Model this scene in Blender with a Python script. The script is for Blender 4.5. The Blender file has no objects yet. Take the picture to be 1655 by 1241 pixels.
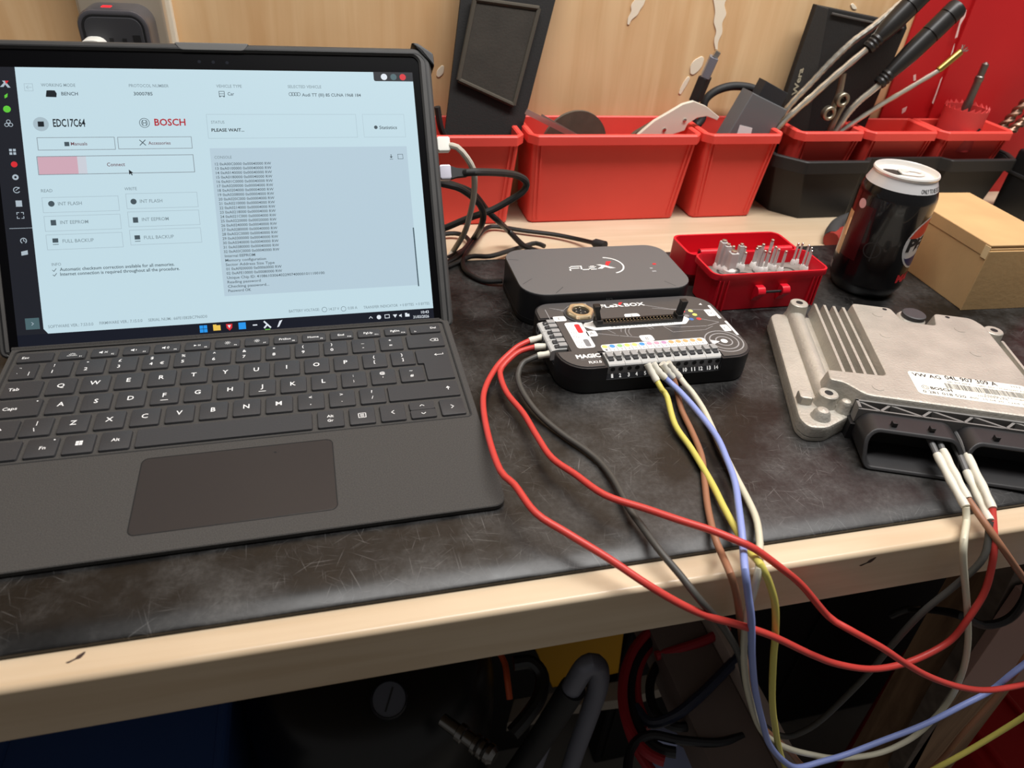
import bpy, bmesh, math, random
from mathutils import Matrix, Vector
random.seed(7)
SC = bpy.context.scene
COL = SC.collection
HB = 0.90                      # height of the mat surface above the floor, metres; all modelling is in mm with z = 0 on the mat
def W(x, y, z): return Vector((x * .001, y * .001, z * .001 + HB))
def lin(c):
    out = []
    for v in c[:3]:
        v = v / 255.
        out.append(v / 12.92 if v <= .04045 else ((v + .055) / 1.055) ** 2.4)
    return tuple(out) + (1.,)

# ------------------------------------------------------------------ camera
FPX = 1146.864
CAM = Vector((81.54, -405.42, 287.5)); PITCH, YAW, ROLL = .6255, .2856, .0861
_f = Vector((math.sin(YAW) * math.cos(PITCH), math.cos(YAW) * math.cos(PITCH), -math.sin(PITCH)))
_r = Vector((math.cos(YAW), -math.sin(YAW), 0)); _u = _r.cross(_f)
_r2 = math.cos(ROLL) * _r + math.sin(ROLL) * _u; _u2 = -math.sin(ROLL) * _r + math.cos(ROLL) * _u
cd = bpy.data.cameras.new('camera'); cam = bpy.data.objects.new('camera', cd); COL.objects.link(cam)
cd.sensor_fit = 'HORIZONTAL'; cd.sensor_width = 36.; cd.lens = FPX / 1655 * 36
cd.clip_start = .01; cd.clip_end = 50
cam.matrix_world = Matrix(((_r2.x, _u2.x, -_f.x, 0), (_r2.y, _u2.y, -_f.y, 0), (_r2.z, _u2.z, -_f.z, 0), (0, 0, 0, 1)))
cam.location = W(*CAM)
cd.dof.use_dof = True; cd.dof.focus_distance = .50; cd.dof.aperture_fstop = 11.
SC.camera = cam

# ------------------------------------------------------------------ light
SC.view_settings.view_transform = 'Standard'; SC.view_settings.look = 'None'
SC.view_settings.exposure = 0.0; SC.view_settings.gamma = 1.0; SC.view_settings.use_curve_mapping = False
wd = bpy.data.worlds.new('garage_air'); SC.world = wd; wd.use_nodes = True
wd.node_tree.nodes['Background'].inputs[0].default_value = (1.0, .97, .94, 1); wd.node_tree.nodes['Background'].inputs[1].default_value = .15
def area(name, loc, target, sx, sy, power, col):
    l = bpy.data.lights.new(name, 'AREA'); l.shape = 'RECTANGLE'; l.size = sx; l.size_y = sy; l.energy = power; l.color = col
    o = bpy.data.objects.new(name, l); COL.objects.link(o); o.location = W(*loc)
    d = W(*target) - W(*loc); o.rotation_euler = (math.atan2(d.y, -d.z), math.atan2(-d.x, -d.z), 0); return o
area('ceiling_tube_light', (480, -70, 1100), (440, -60, 0), 1.2, .14, 19, (1, .985, .965))
area('ceiling_panel_light', (900, 100, 1300), (600, 50, 0), 1.2, .5, 5.5, (1, .985, .965))

# ------------------------------------------------------------------ materials
MATS = {}
def mat(name, col, rough=.5, metal=0., spec=.5, noise=None, bump=None, emit=None, coat=0., trans=0., ior=1.45, col2=None, alpha=None):
    """noise=(scale, low, high): large colour mottling; bump=(scale, strength)"""
    if name in MATS: return MATS[name]
    m = bpy.data.materials.new(name); m.use_nodes = True; nt = m.node_tree; b = nt.nodes['Principled BSDF']
    c = lin(col); b.inputs['Base Color'].default_value = c; b.inputs['Roughness'].default_value = rough
    b.inputs['Metallic'].default_value = metal; b.inputs['Specular IOR Level'].default_value = spec; b.inputs['IOR'].default_value = ior
    b.inputs['Coat Weight'].default_value = coat; b.inputs['Transmission Weight'].default_value = trans
    tc = nt.nodes.new('ShaderNodeTexCoord')
    if noise:
        n = nt.nodes.new('ShaderNodeTexNoise'); n.inputs['Scale'].default_value = noise[0]; n.inputs['Detail'].default_value = 6
        r = nt.nodes.new('ShaderNodeValToRGB'); r.color_ramp.elements[0].position = .3; r.color_ramp.elements[1].position = .72
        r.color_ramp.elements[0].color = tuple(v * noise[1] for v in c[:3]) + (1,)
        r.color_ramp.elements[1].color = lin(col2) if col2 else tuple(min(1, v * noise[2]) for v in c[:3]) + (1,)
        nt.links.new(tc.outputs['Object'], n.inputs['Vector']); nt.links.new(n.outputs['Fac'], r.inputs['Fac']); nt.links.new(r.outputs['Color'], b.inputs['Base Color'])
    if bump:
        n = nt.nodes.new('ShaderNodeTexNoise'); n.inputs['Scale'].default_value = bump[0]; n.inputs['Detail'].default_value = 4
        bp = nt.nodes.new('ShaderNodeBump'); bp.inputs['Strength'].default_value = bump[1]; bp.inputs['Distance'].default_value = .0006
        nt.links.new(tc.outputs['Object'], n.inputs['Vector']); nt.links.new(n.outputs['Fac'], bp.inputs['Height']); nt.links.new(bp.outputs['Normal'], b.inputs['Normal'])
    if emit:
        b.inputs['Emission Color'].default_value = c; b.inputs['Emission Strength'].default_value = emit
        b.inputs['Base Color'].default_value = (0, 0, 0, 1)
    if alpha is not None: b.inputs['Alpha'].default_value = alpha
    MATS[name] = m; return m
def nodes(m): return m.node_tree, m.node_tree.nodes['Principled BSDF']

# ------------------------------------------------------------------ mesh helpers (millimetres)
def rrect(x0, x1, y0, y1, r, n=6):
    rs = r if isinstance(r, (tuple, list)) else (r,) * 4          # corners: (x1,y1) (x0,y1) (x0,y0) (x1,y0)
    P = []
    for (sx, sy, a0), rr in zip(((1, 1, 0), (-1, 1, 90), (-1, -1, 180), (1, -1, 270)), rs):
        cx = (x1 - rr) if sx > 0 else (x0 + rr); cy = (y1 - rr) if sy > 0 else (y0 + rr)
        for i in range(n + 1):
            a = math.radians(a0 + 90 * i / n); P.append((cx + rr * math.cos(a), cy + rr * math.sin(a)))
    return P
def rpoly(pts, r, n=4):
    """round the corners of a polygon; r is a number or one per corner"""
    P = []; N = len(pts)
    for i in range(N):
        p = Vector(pts[i]); a = Vector(pts[i - 1]); b = Vector(pts[(i + 1) % N]); rr = r[i] if isinstance(r, (list, tuple)) else r
        d1 = (a - p); d2 = (b - p); t = min(rr, d1.length * .45, d2.length * .45)
        if t < .05: P.append(tuple(p)); continue
        s = p + d1.normalized() * t; e = p + d2.normalized() * t
        for k in range(n + 1):
            q = k / n; P.append(tuple((1 - q) ** 2 * s + 2 * q * (1 - q) * p + q * q * e))
    return P
def inset(P, d):
    """offset a polygon inward by d (CCW)"""
    area = sum(P[i - 1][0] * P[i][1] - P[i][0] * P[i - 1][1] for i in range(len(P)))
    s = 1 if area > 0 else -1; Q = []; N = len(P)
    for i in range(N):
        a, p, b = Vector(P[i - 1]), Vector(P[i]), Vector(P[(i + 1) % N])
        e1 = (p - a); e2 = (b - p)
        if e1.length < 1e-6: e1 = e2
        if e2.length < 1e-6: e2 = e1
        n1 = Vector((-e1.y, e1.x)).normalized(); n2 = Vector((-e2.y, e2.x)).normalized(); n = n1 + n2
        n = n / max(.35, n.length_squared / 2) if n.length > 1e-6 else n1
        Q.append(tuple(p + n * d * s))
    return Q
def smooth_path(pts, step=4.):
    """Catmull-Rom through the points"""
    P = [Vector(p) for p in pts]
    if len(P) < 3: return P
    P = [P[0] * 2 - P[1]] + P + [P[-1] * 2 - P[-2]]; out = []
    for i in range(1, len(P) - 2):
        p0, p1, p2, p3 = P[i - 1:i + 3]; n = max(2, min(10, int((p2 - p1).length / step)))
        for k in range(n):
            t = k / n
            out.append(.5 * ((2 * p1) + (p2 - p0) * t + (2 * p0 - 5 * p1 + 4 * p2 - p3) * t * t + (3 * p1 - p0 - 3 * p2 + p3) * t ** 3))
    out.append(P[-2]); return out
class B:
    def __init__(s): s.v = []; s.f = []
    def add(s, vs, fs, M=None):
        o = len(s.v); s.v += [tuple(M @ Vector(v)) if M else tuple(v) for v in vs]; s.f += [tuple(i + o for i in f) for f in fs]; return s
    def box(s, x0, x1, y0, y1, z0, z1, b=0., M=None):
        if b <= 0:
            vs = [(x, y, z) for x in (x0, x1) for y in (y0, y1) for z in (z0, z1)]
            return s.add(vs, [(0, 1, 3, 2), (4, 6, 7, 5), (0, 4, 5, 1), (2, 3, 7, 6), (0, 2, 6, 4), (1, 5, 7, 3)], M)
        b = min(b, abs(x1 - x0) * .45, abs(y1 - y0) * .45, abs(z1 - z0) * .45)
        return s.prism([(x0, y0), (x1, y0), (x1, y1), (x0, y1)] if False else rpoly([(x0, y0), (x1, y0), (x1, y1), (x0, y1)], b, 1), z0, z1, b, b, M)
    def loft(s, rings, c0=True, c1=True, closed=True, M=None):
        n = len(rings[0]); vs = [p for r in rings for p in r]; fs = []
        for k in range(len(rings) - 1):
            for i in range(n if closed else n - 1):
                j = (i + 1) % n; fs.append((k * n + i, k * n + j, (k + 1) * n + j, (k + 1) * n + i))
        if c0: fs.append(tuple(range(n - 1, -1, -1)))
        if c1: fs.append(tuple((len(rings) - 1) * n + i for i in range(n)))
        return s.add(vs, fs, M)
    def prism(s, P, z0, z1, bt=0., bb=0., M=None, draft=0.):
        """extrude a polygon from z0 to z1; bt / bb round the top / bottom edge; draft widens the foot"""
        R = []; Pb = inset(P, -draft) if draft else P
        if bb > 0: R += [[(x, y, z0) for x, y in inset(Pb, bb)], [(x, y, z0 + bb * .3) for x, y in inset(Pb, bb * .3)], [(x, y, z0 + bb) for x, y in Pb]]
        else: R += [[(x, y, z0) for x, y in Pb]]
        if bt > 0: R += [[(x, y, z1 - bt) for x, y in P], [(x, y, z1 - bt * .3) for x, y in inset(P, bt * .3)], [(x, y, z1) for x, y in inset(P, bt)]]
        else: R += [[(x, y, z1) for x, y in P]]
        return s.loft(R, M=M)
    def ring(s, P, Q, z0, z1, M=None, bt=0.):
        """a frame between two polygons with equally many points"""
        n = len(P)
        R = [[(x, y, z0) for x, y in P], [(x, y, z1 - bt) for x, y in P]]
        if bt: R.append([(x, y, z1) for x, y in inset(P, bt)])
        if bt: R.append([(x, y, z1) for x, y in inset(Q, -bt)])
        R += [[(x, y, z1 - bt) for x, y in Q], [(x, y, z0) for x, y in Q]]
        R.append(R[0]); return s.loft(R, False, False, M=M)
    def tube(s, pts, r, n=10, step=4., M=None, sm=True):
        P = smooth_path(pts, step) if sm else [Vector(p) for p in pts]; R = []; N = len(P)
        t0 = (P[1] - P[0]).normalized(); ref = Vector((0, 0, 1)) if abs(t0.z) < .9 else Vector((1, 0, 0)); nrm = (ref - t0 * ref.dot(t0)).normalized()
        for i, p in enumerate(P):
            t = (P[min(i + 1, N - 1)] - P[max(i - 1, 0)]).normalized(); nrm = (nrm - t * nrm.dot(t)); nrm = nrm.normalized() if nrm.length > 1e-6 else ref
            b = t.cross(nrm); rr = r(i / (N - 1)) if callable(r) else r
            R.append([p + (nrm * math.cos(a) + b * math.sin(a)) * rr for a in (2 * math.pi * k / n for k in range(n))])
        return s.loft(R, M=M)
    def lathe(s, prof, n=28, M=None, c0=True, c1=True):
        R = [[(r * math.cos(2 * math.pi * k / n), r * math.sin(2 * math.pi * k / n), z) for k in range(n)] for r, z in prof]
        return s.loft(R, c0, c1, M=M)
    def flat(s, P, z=0., M=None): return s.add([(x, y, z) for x, y in P], [tuple(range(len(P)))], M)
    def rect(s, x0, x1, y0, y1, z=0., M=None): return s.flat([(x0, y0), (x1, y0), (x1, y1), (x0, y1)], z, M)
    def disc(s, x, y, r, z=0., n=20, M=None, ry=None): return s.flat([(x + r * math.cos(2 * math.pi * k / n), y + (ry or r) * math.sin(2 * math.pi * k / n)) for k in range(n)], z, M)
    def arc(s, x, y, r, w, a0, a1, z=0., n=24, M=None, ry=None):
        k = (ry or r) / r; A = [math.radians(a0 + (a1 - a0) * i / n) for i in range(n + 1)]
        vs = [(x + (r - w / 2) * math.cos(a), y + k * (r - w / 2) * math.sin(a), z) for a in A] + [(x + (r + w / 2) * math.cos(a), y + k * (r + w / 2) * math.sin(a), z) for a in A]
        return s.add(vs, [(i, i + 1, n + 2 + i, n + 1 + i) for i in range(n)], M)
    def line(s, pts, w, z=0., M=None):
        for a, b in zip(pts, pts[1:]):
            a, b = Vector(a), Vector(b); d = (b - a).normalized() * w / 2; q = Vector((-d.y, d.x))
            s.flat([tuple(a - d + q * -1), tuple(b + d - q), tuple(b + d + q), tuple(a - d + q)], z, M)
        return s
    def frame(s, x0, x1, y0, y1, w, z=0.): return s.line([(x0, y0), (x1, y0), (x1, y1), (x0, y1), (x0, y0)], w, z)
    def text(s, body, x0=None, x1=None, y=0., h=3., z=0., M=None, bold=0., cx=None, w=None):
        """lettering with cap height h on baseline y, stretched to x0..x1 (or centred on cx / natural width)"""
        vs, fs, bw = glyphs(body, bold); k = h / GH
        if cx is not None:
            kx = (w / bw) if w else k; xo = cx - bw * kx / 2
        else:
            kx = ((x1 - x0) / bw) if x1 is not None else k; xo = x0
        return s.add([(xo + a * kx, y + b * k, z) for a, b in vs], fs, M)
    def build(s, name, m, parent=None, smooth=35, loc=None, rot=None, matrix=None, flat=False, recalc=True):
        """link as one mesh object; vertices in mm relative to loc / parent"""
        me = bpy.data.meshes.new(name)
        me.from_pydata([(x * .001, y * .001, z * .001) for x, y, z in s.v], [], s.f); me.update()
        if recalc and not flat:
            bm = bmesh.new(); bm.from_mesh(me); bmesh.ops.remove_doubles(bm, verts=bm.verts, dist=1e-7); bmesh.ops.recalc_face_normals(bm, faces=bm.faces); bm.to_mesh(me); bm.free()
        if smooth and not flat:
            me.polygons.foreach_set('use_smooth', [True] * len(me.polygons)); me.set_sharp_from_angle(angle=math.radians(smooth))
        me.materials.append(m); o = bpy.data.objects.new(name, me); COL.objects.link(o)
        if smooth and not flat: wn = o.modifiers.new('even_normals', 'WEIGHTED_NORMAL'); wn.keep_sharp = True; wn.weight = 90
        if parent: o.parent = parent
        if matrix is not None: o.matrix_local = matrix
        elif loc is not None:
            o.location = W(*loc) if parent is None else Vector(loc) * .001
            if rot: o.rotation_euler = rot
        elif parent is None: o.location = (0, 0, HB)
        return o
_G = {}
def glyphs(body, bold=0.):
    k = (body, bold)
    if k not in _G:
        cu = bpy.data.curves.new('lettering', 'FONT'); cu.body = body; cu.size = 1.; cu.offset = bold; cu.resolution_u = 2; cu.space_line = 1.25
        o = bpy.data.objects.new('lettering', cu); me = bpy.data.meshes.new_from_object(o)
        vs = [(v.co.x, v.co.y) for v in me.vertices]; fs = [tuple(p.vertices) for p in me.polygons]
        bpy.data.objects.remove(o); bpy.data.curves.remove(cu); bpy.data.meshes.remove(me)
        if vs:
            x0 = min(v[0] for v in vs); x1 = max(v[0] for v in vs); vs = [(a - x0, b) for a, b in vs]; _G[k] = (vs, fs, max(x1 - x0, .01))
        else: _G[k] = ([], [], 1.)
    return _G[k]
GH = 1.; GH = max(v[1] for v in glyphs('H')[0])
def mx(loc=(0, 0, 0), rz=0., rx=0., ry=0.):
    """local matrix, metres from mm"""
    return Matrix.Translation(Vector(loc) * .001) @ Matrix.Rotation(rz, 4, 'Z') @ Matrix.Rotation(rx, 4, 'X') @ Matrix.Rotation(ry, 4, 'Y')
def mm(loc=(0, 0, 0), rz=0., rx=0., ry=0.):
    """matrix in mm, for use while modelling"""
    return Matrix.Translation(Vector(loc)) @ Matrix.Rotation(rz, 4, 'Z') @ Matrix.Rotation(rx, 4, 'X') @ Matrix.Rotation(ry, 4, 'Y')
def frame3(o, x, y):
    x = Vector(x).normalized(); y = Vector(y); y = (y - x * y.dot(x)).normalized(); z = x.cross(y)
    return Matrix(((x.x, y.x, z.x, o[0]), (x.y, y.y, z.y, o[1]), (x.z, y.z, z.z, o[2]), (0, 0, 0, 1)))
def along(a, b):
    """mm matrix with z running from a to b"""
    a, b = Vector(a), Vector(b); return Matrix.Translation(a) @ (b - a).to_track_quat('Z', 'Y').to_matrix().to_4x4()
def tag(o, label, cat, group=None):
    o['label'] = label; o['category'] = cat
    if group: o['group'] = group
    return o
def thing(name, label, cat, loc, rz=0., group=None):
    o = bpy.data.objects.new(name, None); o.empty_display_size = .02; COL.objects.link(o); o.location = W(*loc); o.rotation_euler = (0, 0, rz)
    return tag(o, label, cat, group)
def structure(o): o['kind'] = 'structure'; return o
def stuff(o): o['kind'] = 'stuff'; return o
def _ray(u, v): return _f + _r2 * ((u - 827.5) / FPX) + _u2 * ((620.5 - v) / FPX)
def onz(u, v, z): d = _ray(u, v); return CAM + d * ((z - CAM.z) / d.z)      # where a sight line of the survey meets a level surface
def ony(u, v, y): d = _ray(u, v); return CAM + d * ((y - CAM.y) / d.y)      # ... or an upright plane parallel to the bench front

# ------------------------------------------------------------------ surface materials
def wood_mat(name, base, dark, scale, rough, axis, spec=.4, fleck=0.):
    m = mat(name, base, rough, spec=spec); nt, b = nodes(m); tc = nt.nodes.new('ShaderNodeTexCoord')
    mp = nt.nodes.new('ShaderNodeMapping'); s = [scale * 12] * 3; s[axis] = scale * .7; mp.inputs['Scale'].default_value = s
    n = nt.nodes.new('ShaderNodeTexNoise'); n.inputs['Scale'].default_value = 1.; n.inputs['Detail'].default_value = 8; n.inputs['Distortion'].default_value = .6
    r = nt.nodes.new('ShaderNodeValToRGB'); r.color_ramp.elements[0].position = .34; r.color_ramp.elements[1].position = .62
    r.color_ramp.elements[0].color = lin(dark); r.color_ramp.elements[1].color = lin(base)
    n2 = nt.nodes.new('ShaderNodeTexNoise'); n2.inputs['Scale'].default_value = 5; n2.inputs['Detail'].default_value = 3
    mixn = nt.nodes.new('ShaderNodeMix'); mixn.data_type = 'RGBA'; mixn.blend_type = 'MULTIPLY'; mixn.inputs['Factor'].default_value = 1.
    r2 = nt.nodes.new('ShaderNodeValToRGB'); r2.color_ramp.elements[0].position = .35; r2.color_ramp.elements[1].position = .6
    r2.color_ramp.elements[0].color = (.86, .82, .78, 1); r2.color_ramp.elements[1].color = (1, 1, 1, 1)
    L = nt.links.new; L(tc.outputs['Object'], mp.inputs['Vector']); L(mp.outputs['Vector'], n.inputs['Vector']); L(n.outputs['Fac'], r.inputs['Fac'])
    L(tc.outputs['Object'], n2.inputs['Vector']); L(n2.outputs['Fac'], r2.inputs['Fac']); L(r.outputs['Color'], mixn.inputs['A']); L(r2.outputs['Color'], mixn.inputs['B'])
    L(mixn.outputs['Result'], b.inputs['Base Color']); return m
ply = wood_mat('birch_plywood', (232, 196, 150), (218, 176, 128), 4.5, .5, 2)
beech = wood_mat('beech_laminate', (212, 193, 166), (203, 182, 153), 9., .3, 0, .5)
timber = wood_mat('rough_timber', (150, 120, 92), (110, 84, 62), 6., .8, 2)
pale_board = mat('pale_board', (178, 160, 150), .7, noise=(9, .85, 1.1))
# black rubber mat with rubbed grey patches and scratches
rubber = mat('black_rubber', (24, 23, 22), .42, spec=.5)
def _rub():
    nt, b = nodes(rubber); L = nt.links.new; tc = nt.nodes.new('ShaderNodeTexCoord')
    def nz(scale, detail=6, rough=.6, vec=None):
        n = nt.nodes.new('ShaderNodeTexNoise'); n.inputs['Scale'].default_value = scale; n.inputs['Detail'].default_value = detail; n.inputs['Roughness'].default_value = rough
        L(vec or tc.outputs['Object'], n.inputs['Vector']); return n.outputs['Fac']
    def ramp(fac, p0, p1, c0, c1):
        r = nt.nodes.new('ShaderNodeValToRGB'); r.color_ramp.elements[0].position = p0; r.color_ramp.elements[1].position = p1
        r.color_ramp.elements[0].color = c0; r.color_ramp.elements[1].color = c1; L(fac, r.inputs['Fac']); return r.outputs['Color']
    def mixc(a, c, mode, fac):
        m = nt.nodes.new('ShaderNodeMix'); m.data_type = 'RGBA'; m.blend_type = mode
        if isinstance(fac, float): m.inputs['Factor'].default_value = fac
        else: L(fac, m.inputs['Factor'])
        L(a, m.inputs['A']); L(c, m.inputs['B']); return m.outputs['Result']
    n = nz(11, 10, .66)
    col = ramp(n, .44, .66, lin((15, 14, 14)), lin((66, 65, 64)))
    col = mixc(col, ramp(nz(320, 3, .7), .35, .7, (.55, .54, .53, 1), (1.25, 1.25, 1.25, 1)), 'MULTIPLY', 1.)
    mask = ramp(nz(16, 4, .6), .42, .6, (0, 0, 0, 1), (1, 1, 1, 1))
    for k, ang in enumerate((.35, 1.0, 1.6, 2.15, 2.75, .05, 1.3)):          # families of short fine scratches
        mp = nt.nodes.new('ShaderNodeMapping'); mp.inputs['Rotation'].default_value = (0, 0, ang); mp.inputs['Location'].default_value = (k * 3.1, k * 1.7, 0); mp.vector_type = 'TEXTURE'; mp.inputs['Scale'].default_value = (1 / 1300, 1 / 40, 1)
        L(tc.outputs['Object'], mp.inputs['Vector'])
        s = ramp(nz(1., 1, .5, mp.outputs['Vector']), .69, .78, (0, 0, 0, 1), (.075, .074, .073, 1))
        col = mixc(col, s, 'ADD', mask)
    L(col, b.inputs['Base Color'])
    rr = nt.nodes.new('ShaderNodeMapRange'); rr.inputs['From Min'].default_value = .35; rr.inputs['From Max'].default_value = .65; rr.inputs['To Min'].default_value = .3; rr.inputs['To Max'].default_value = .5
    L(n, rr.inputs['Value']); L(rr.outputs['Result'], b.inputs['Roughness'])
_rub()
red_paint = mat('red_paint', (186, 28, 32), .42, noise=(6, .9, 1.08))
white = mat('white_plastic', (226, 224, 216), .4)
black_plastic = mat('black_plastic', (22, 22, 23), .45)
soft_black = mat('soft_black_plastic', (36, 36, 37), .6)
steel = mat('bright_steel', (200, 198, 192), .3, 1.)
dark_print = mat('black_print', (22, 22, 24), .6)
white_print = mat('white_print', (228, 228, 226), .6)
grey_print = mat('grey_print', (120, 120, 122), .6)
red_print = mat('red_print', (200, 40, 46), .6)

# ------------------------------------------------------------------ the room
fl = structure(B().box(-2500, 2500, -2500, 700, -40, 0).build('floor', mat('grey_concrete', (120, 116, 110), .85, noise=(3, .8, 1.15)), loc=(0, 0, -900)))
wb = structure(B().box(-2500, 2500, 0, 18, 0, 2300).build('wall_back', ply, loc=(0, 316, -900)))
def smear(pts, name='filler_smear'):
    P = [ony(u, v, 316) - Vector((0, 316, -900)) for u, v in pts]; P2 = rpoly([(p.x, p.z) for p in P], 6, 3)
    M = Matrix(((1, 0, 0, 0), (0, 0, -1, 0), (0, 1, 0, 0), (0, 0, 0, 1)))
    return B().prism(P2, .1, .8, .4, M=M).build(name, mat('filler', (240, 226, 202), .8), wb, matrix=Matrix())
def ragged(path, w, seed):
    """a smear drawn along a path, with uneven width"""
    rn = random.Random(seed); Lp = []; Rp = []
    for i, (u, v) in enumerate(path):
        k = w[i] * rn.uniform(.75, 1.25); du, dv = (path[min(i + 1, len(path) - 1)][0] - path[max(i - 1, 0)][0], path[min(i + 1, len(path) - 1)][1] - path[max(i - 1, 0)][1]); n = math.hypot(du, dv)
        Lp.append((u - dv / n * k, v + du / n * k)); Rp.append((u + dv / n * k * rn.uniform(.6, 1.2), v - du / n * k))
    return smear(Lp + Rp[::-1])
ragged([(1037, -8), (1034, 4), (1027, 12), (1025, 22), (1018, 30), (1015, 40)], [9, 8, 9, 5, 5, 1.5], 1)
ragged([(1164, -10), (1163, 6), (1165, 22), (1160, 36), (1163, 52), (1157, 66), (1158, 82)], [11, 12, 8, 7, 5, 4, 2], 2)
ragged([(1136, 92), (1128, 102), (1122, 112), (1117, 120)], [3, 9, 8, 3], 3)
ragged([(1114, 124), (1108, 134), (1102, 144), (1098, 152)], [3, 4, 4, 1.5], 4)
ragged([(716, 106), (711, 116), (707, 124)], [2, 5, 2], 5)
ragged([(1376, 6), (1380, 12), (1384, 14)], [2, 4, 2], 6)
wr = structure(B().box(0, 900, -3, 0, 0, 1900, .5).box(64, 900, -7, -2.6, 0, 1900, .5).build('wall_right', red_paint, loc=(706, 316, -902)))
for p in ([(1556, 18), (1562, 16), (1560, 26), (1552, 40), (1547, 60), (1543, 62), (1550, 38)], [(1541, 74), (1543, 70), (1540, 84), (1536, 90)], [(1520, 128), (1523, 124), (1516, 145), (1508, 168), (1506, 166), (1513, 148)], [(1476, 122), (1480, 120), (1480, 130), (1476, 131)], [(1458, 176), (1466, 172), (1463, 180), (1457, 184)]):
    Q = [ony(u, v, 309 if u > 1500 else 313) - Vector((706, 316, -902)) for u, v in p]
    M = Matrix(((1, 0, 0, 0), (0, 0, -1, 7 * -1 if p[0][0] > 1500 else -3), (0, 1, 0, 0), (0, 0, 0, 1)))
    B().prism([(q.x, q.z) for q in Q], .05, .3, M=M).build('paint_chip', mat('bare_chip', (226, 190, 184), .7), wr, matrix=Matrix())

# workbench: worktop with rounded front edge and timber legs
bench = thing('workbench', 'pale beech laminate workbench with rounded front edge and timber legs', 'workbench', (200, 50, -900))
pr = [(-199.8, -42)] + [(-196.8 - 3 * math.cos(math.radians(a)), -8.5 + 3 * math.sin(math.radians(a))) for a in range(0, 91, 6)] + [(314.5, -5.5), (314.5, -44.5), (-197.5, -44.5)]
Mx = Matrix(((0, 0, 1, 0), (1, 0, 0, 0), (0, 1, 0, 0), (0, 0, 0, 1)))
B().prism(pr, -1500, 1500, M=Matrix.Translation((-200, -50, 900)) @ Mx).build('worktop', beech, bench, smooth=0, loc=(0, 0, 0))
for a, b, w in (((578, -150, -45), (655, -150, -899), 62), ((725, 180, -45), (725, 180, -899), 70), ((-900, -150, -45), (-900, -150, -899), 62), ((-900, 180, -45), (-900, 180, -899), 62)):
    a, b = Vector(a), Vector(b); d = b - a
    B().box(-w / 2, w / 2, -28, 28, 0, 1, 0, M=Matrix(((1, 0, d.x, a.x - 200), (0, 1, d.y, a.y - 50), (0, 0, d.z, a.z + 900), (0, 0, 0, 1)))).build('leg', timber, bench, loc=(0, 0, 0))
B().box(408, 420, -195, 300, -345, -288, 1, M=mm((-200, -50, 900))).build('rail', pale_board, bench, loc=(0, 0, 0))
B().box(352, 407, -195, 300, -345, -305, 1, M=mm((-200, -50, 900))).build('rail_board', mat('grey_board', (112, 98, 92), .75, noise=(12, .85, 1.1)), bench, loc=(0, 0, 0))
# stain marks on the front edge
for u, v, s in ((1402, 908, 1.), (122, 1063, .8)):
    c = ony(u, v, -199.9) if u > 500 else onz(u, v, -5.45); M = mm(c) @ (Matrix.Rotation(math.pi / 2, 4, 'X') if u > 500 else Matrix())
    B().prism(rpoly([(-4.6 * s, -2.2 * s), (-3 * s, -2.9 * s), (-.6 * s, -1.6 * s), (.2 * s, -1.2 * s), (2.6 * s, -.8 * s), (4.2 * s, 1.6 * s), (4.4 * s, 3.4 * s), (2.2 * s, 2.2 * s), (.6 * s, 1.2 * s), (0, -.4 * s), (-2.4 * s, -1.4 * s)], .5, 2), -.1, .12, M=mm((-200, -50, 900)) @ M).build('dent', mat('dent_brown', (60, 44, 38), .9), bench, loc=(0, 0, 0))

# rubber mat: its front lip droops over the laminate
ym0, ym1 = -184, 167.5
prm = [(ym0 + .2, -5.4), (ym0, -3.2), (ym0 + .5, -2.7), (ym0 + 2, -2.2), (ym0 + 4, -1.62), (ym0 + 7, -.9), (ym0 + 10, -.42), (ym0 + 14, -.12), (ym0 + 20, 0), (ym1 - 1, 0), (ym1, -1), (ym1, -5.4)]
tag(B().prism(prm, -900, 720, M=Mx).build('rubber_mat', rubber, smooth=60, loc=(0, 0, 0)), 'black rubber bench mat covered in fine grey scratches', 'mat')
# ------------------------------------------------------------------ tablet computer with keyboard cover
KT, KY, AL = .0431, .0169, .6071
lap = thing('tablet_laptop', 'black tablet computer in a rugged case, its backlit screen above a charcoal keyboard cover', 'laptop', (-90, 0, 0), KY)
MK = mx((0, 0, 10.5), 0, KT)                                      # keyboard plane: u right, v away, w up; key tops at w = 0
MS = mx((104, 44.7, 11.09), 0, math.pi / 2 - AL)                 # display plane: origin at the middle of the display's lower edge
felt = mat('charcoal_felt', (68, 66, 64), .85, spec=.3, noise=(1400, .8, 1.2), bump=(1600, .4))
keym = mat('charcoal_keycap', (52, 52, 54), .55, spec=.4, bump=(700, .15))
gap_m = mat('dark_gap', (14, 14, 15), .8)
pad_m = mat('touchpad_glass', (42, 42, 45), .2, spec=.5)
legend_m = mat('key_legend', (225, 225, 225), .5)
case_m = mat('case_rubber', (62, 61, 60), .6, noise=(60, .9, 1.1))
bezel_m = mat('bezel_glass', (5, 5, 7), .3, spec=.12)
U = lambda x: (x - 2) * 19.115
deck_o = rrect(-37, 251, -142.5, 47.5, (4, 4, 7, 7), 6); well = rrect(-33.2, 246.4, -66.5, 41.5, 2.5, 6)
B().prism(deck_o, -4.2, -1.5, 0, .8).build('keyboard_base', felt, lap, matrix=MK)
dk = B().ring(deck_o, well, -1.5, -.7, bt=.5).build('keyboard_deck', felt, lap, matrix=MK)
B().ring(inset(well, -.9), inset(well, .1), -.72, -.62).build('well_seam', mat('felt_seam', (40, 40, 40), .9), dk, matrix=Matrix())
pad = rrect(57.2, 160, -129.6, -74.5, 3.5, 5)
tp = B().prism(pad, -.9, -.6, .1).build('touchpad', pad_m, lap, matrix=MK)
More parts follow.
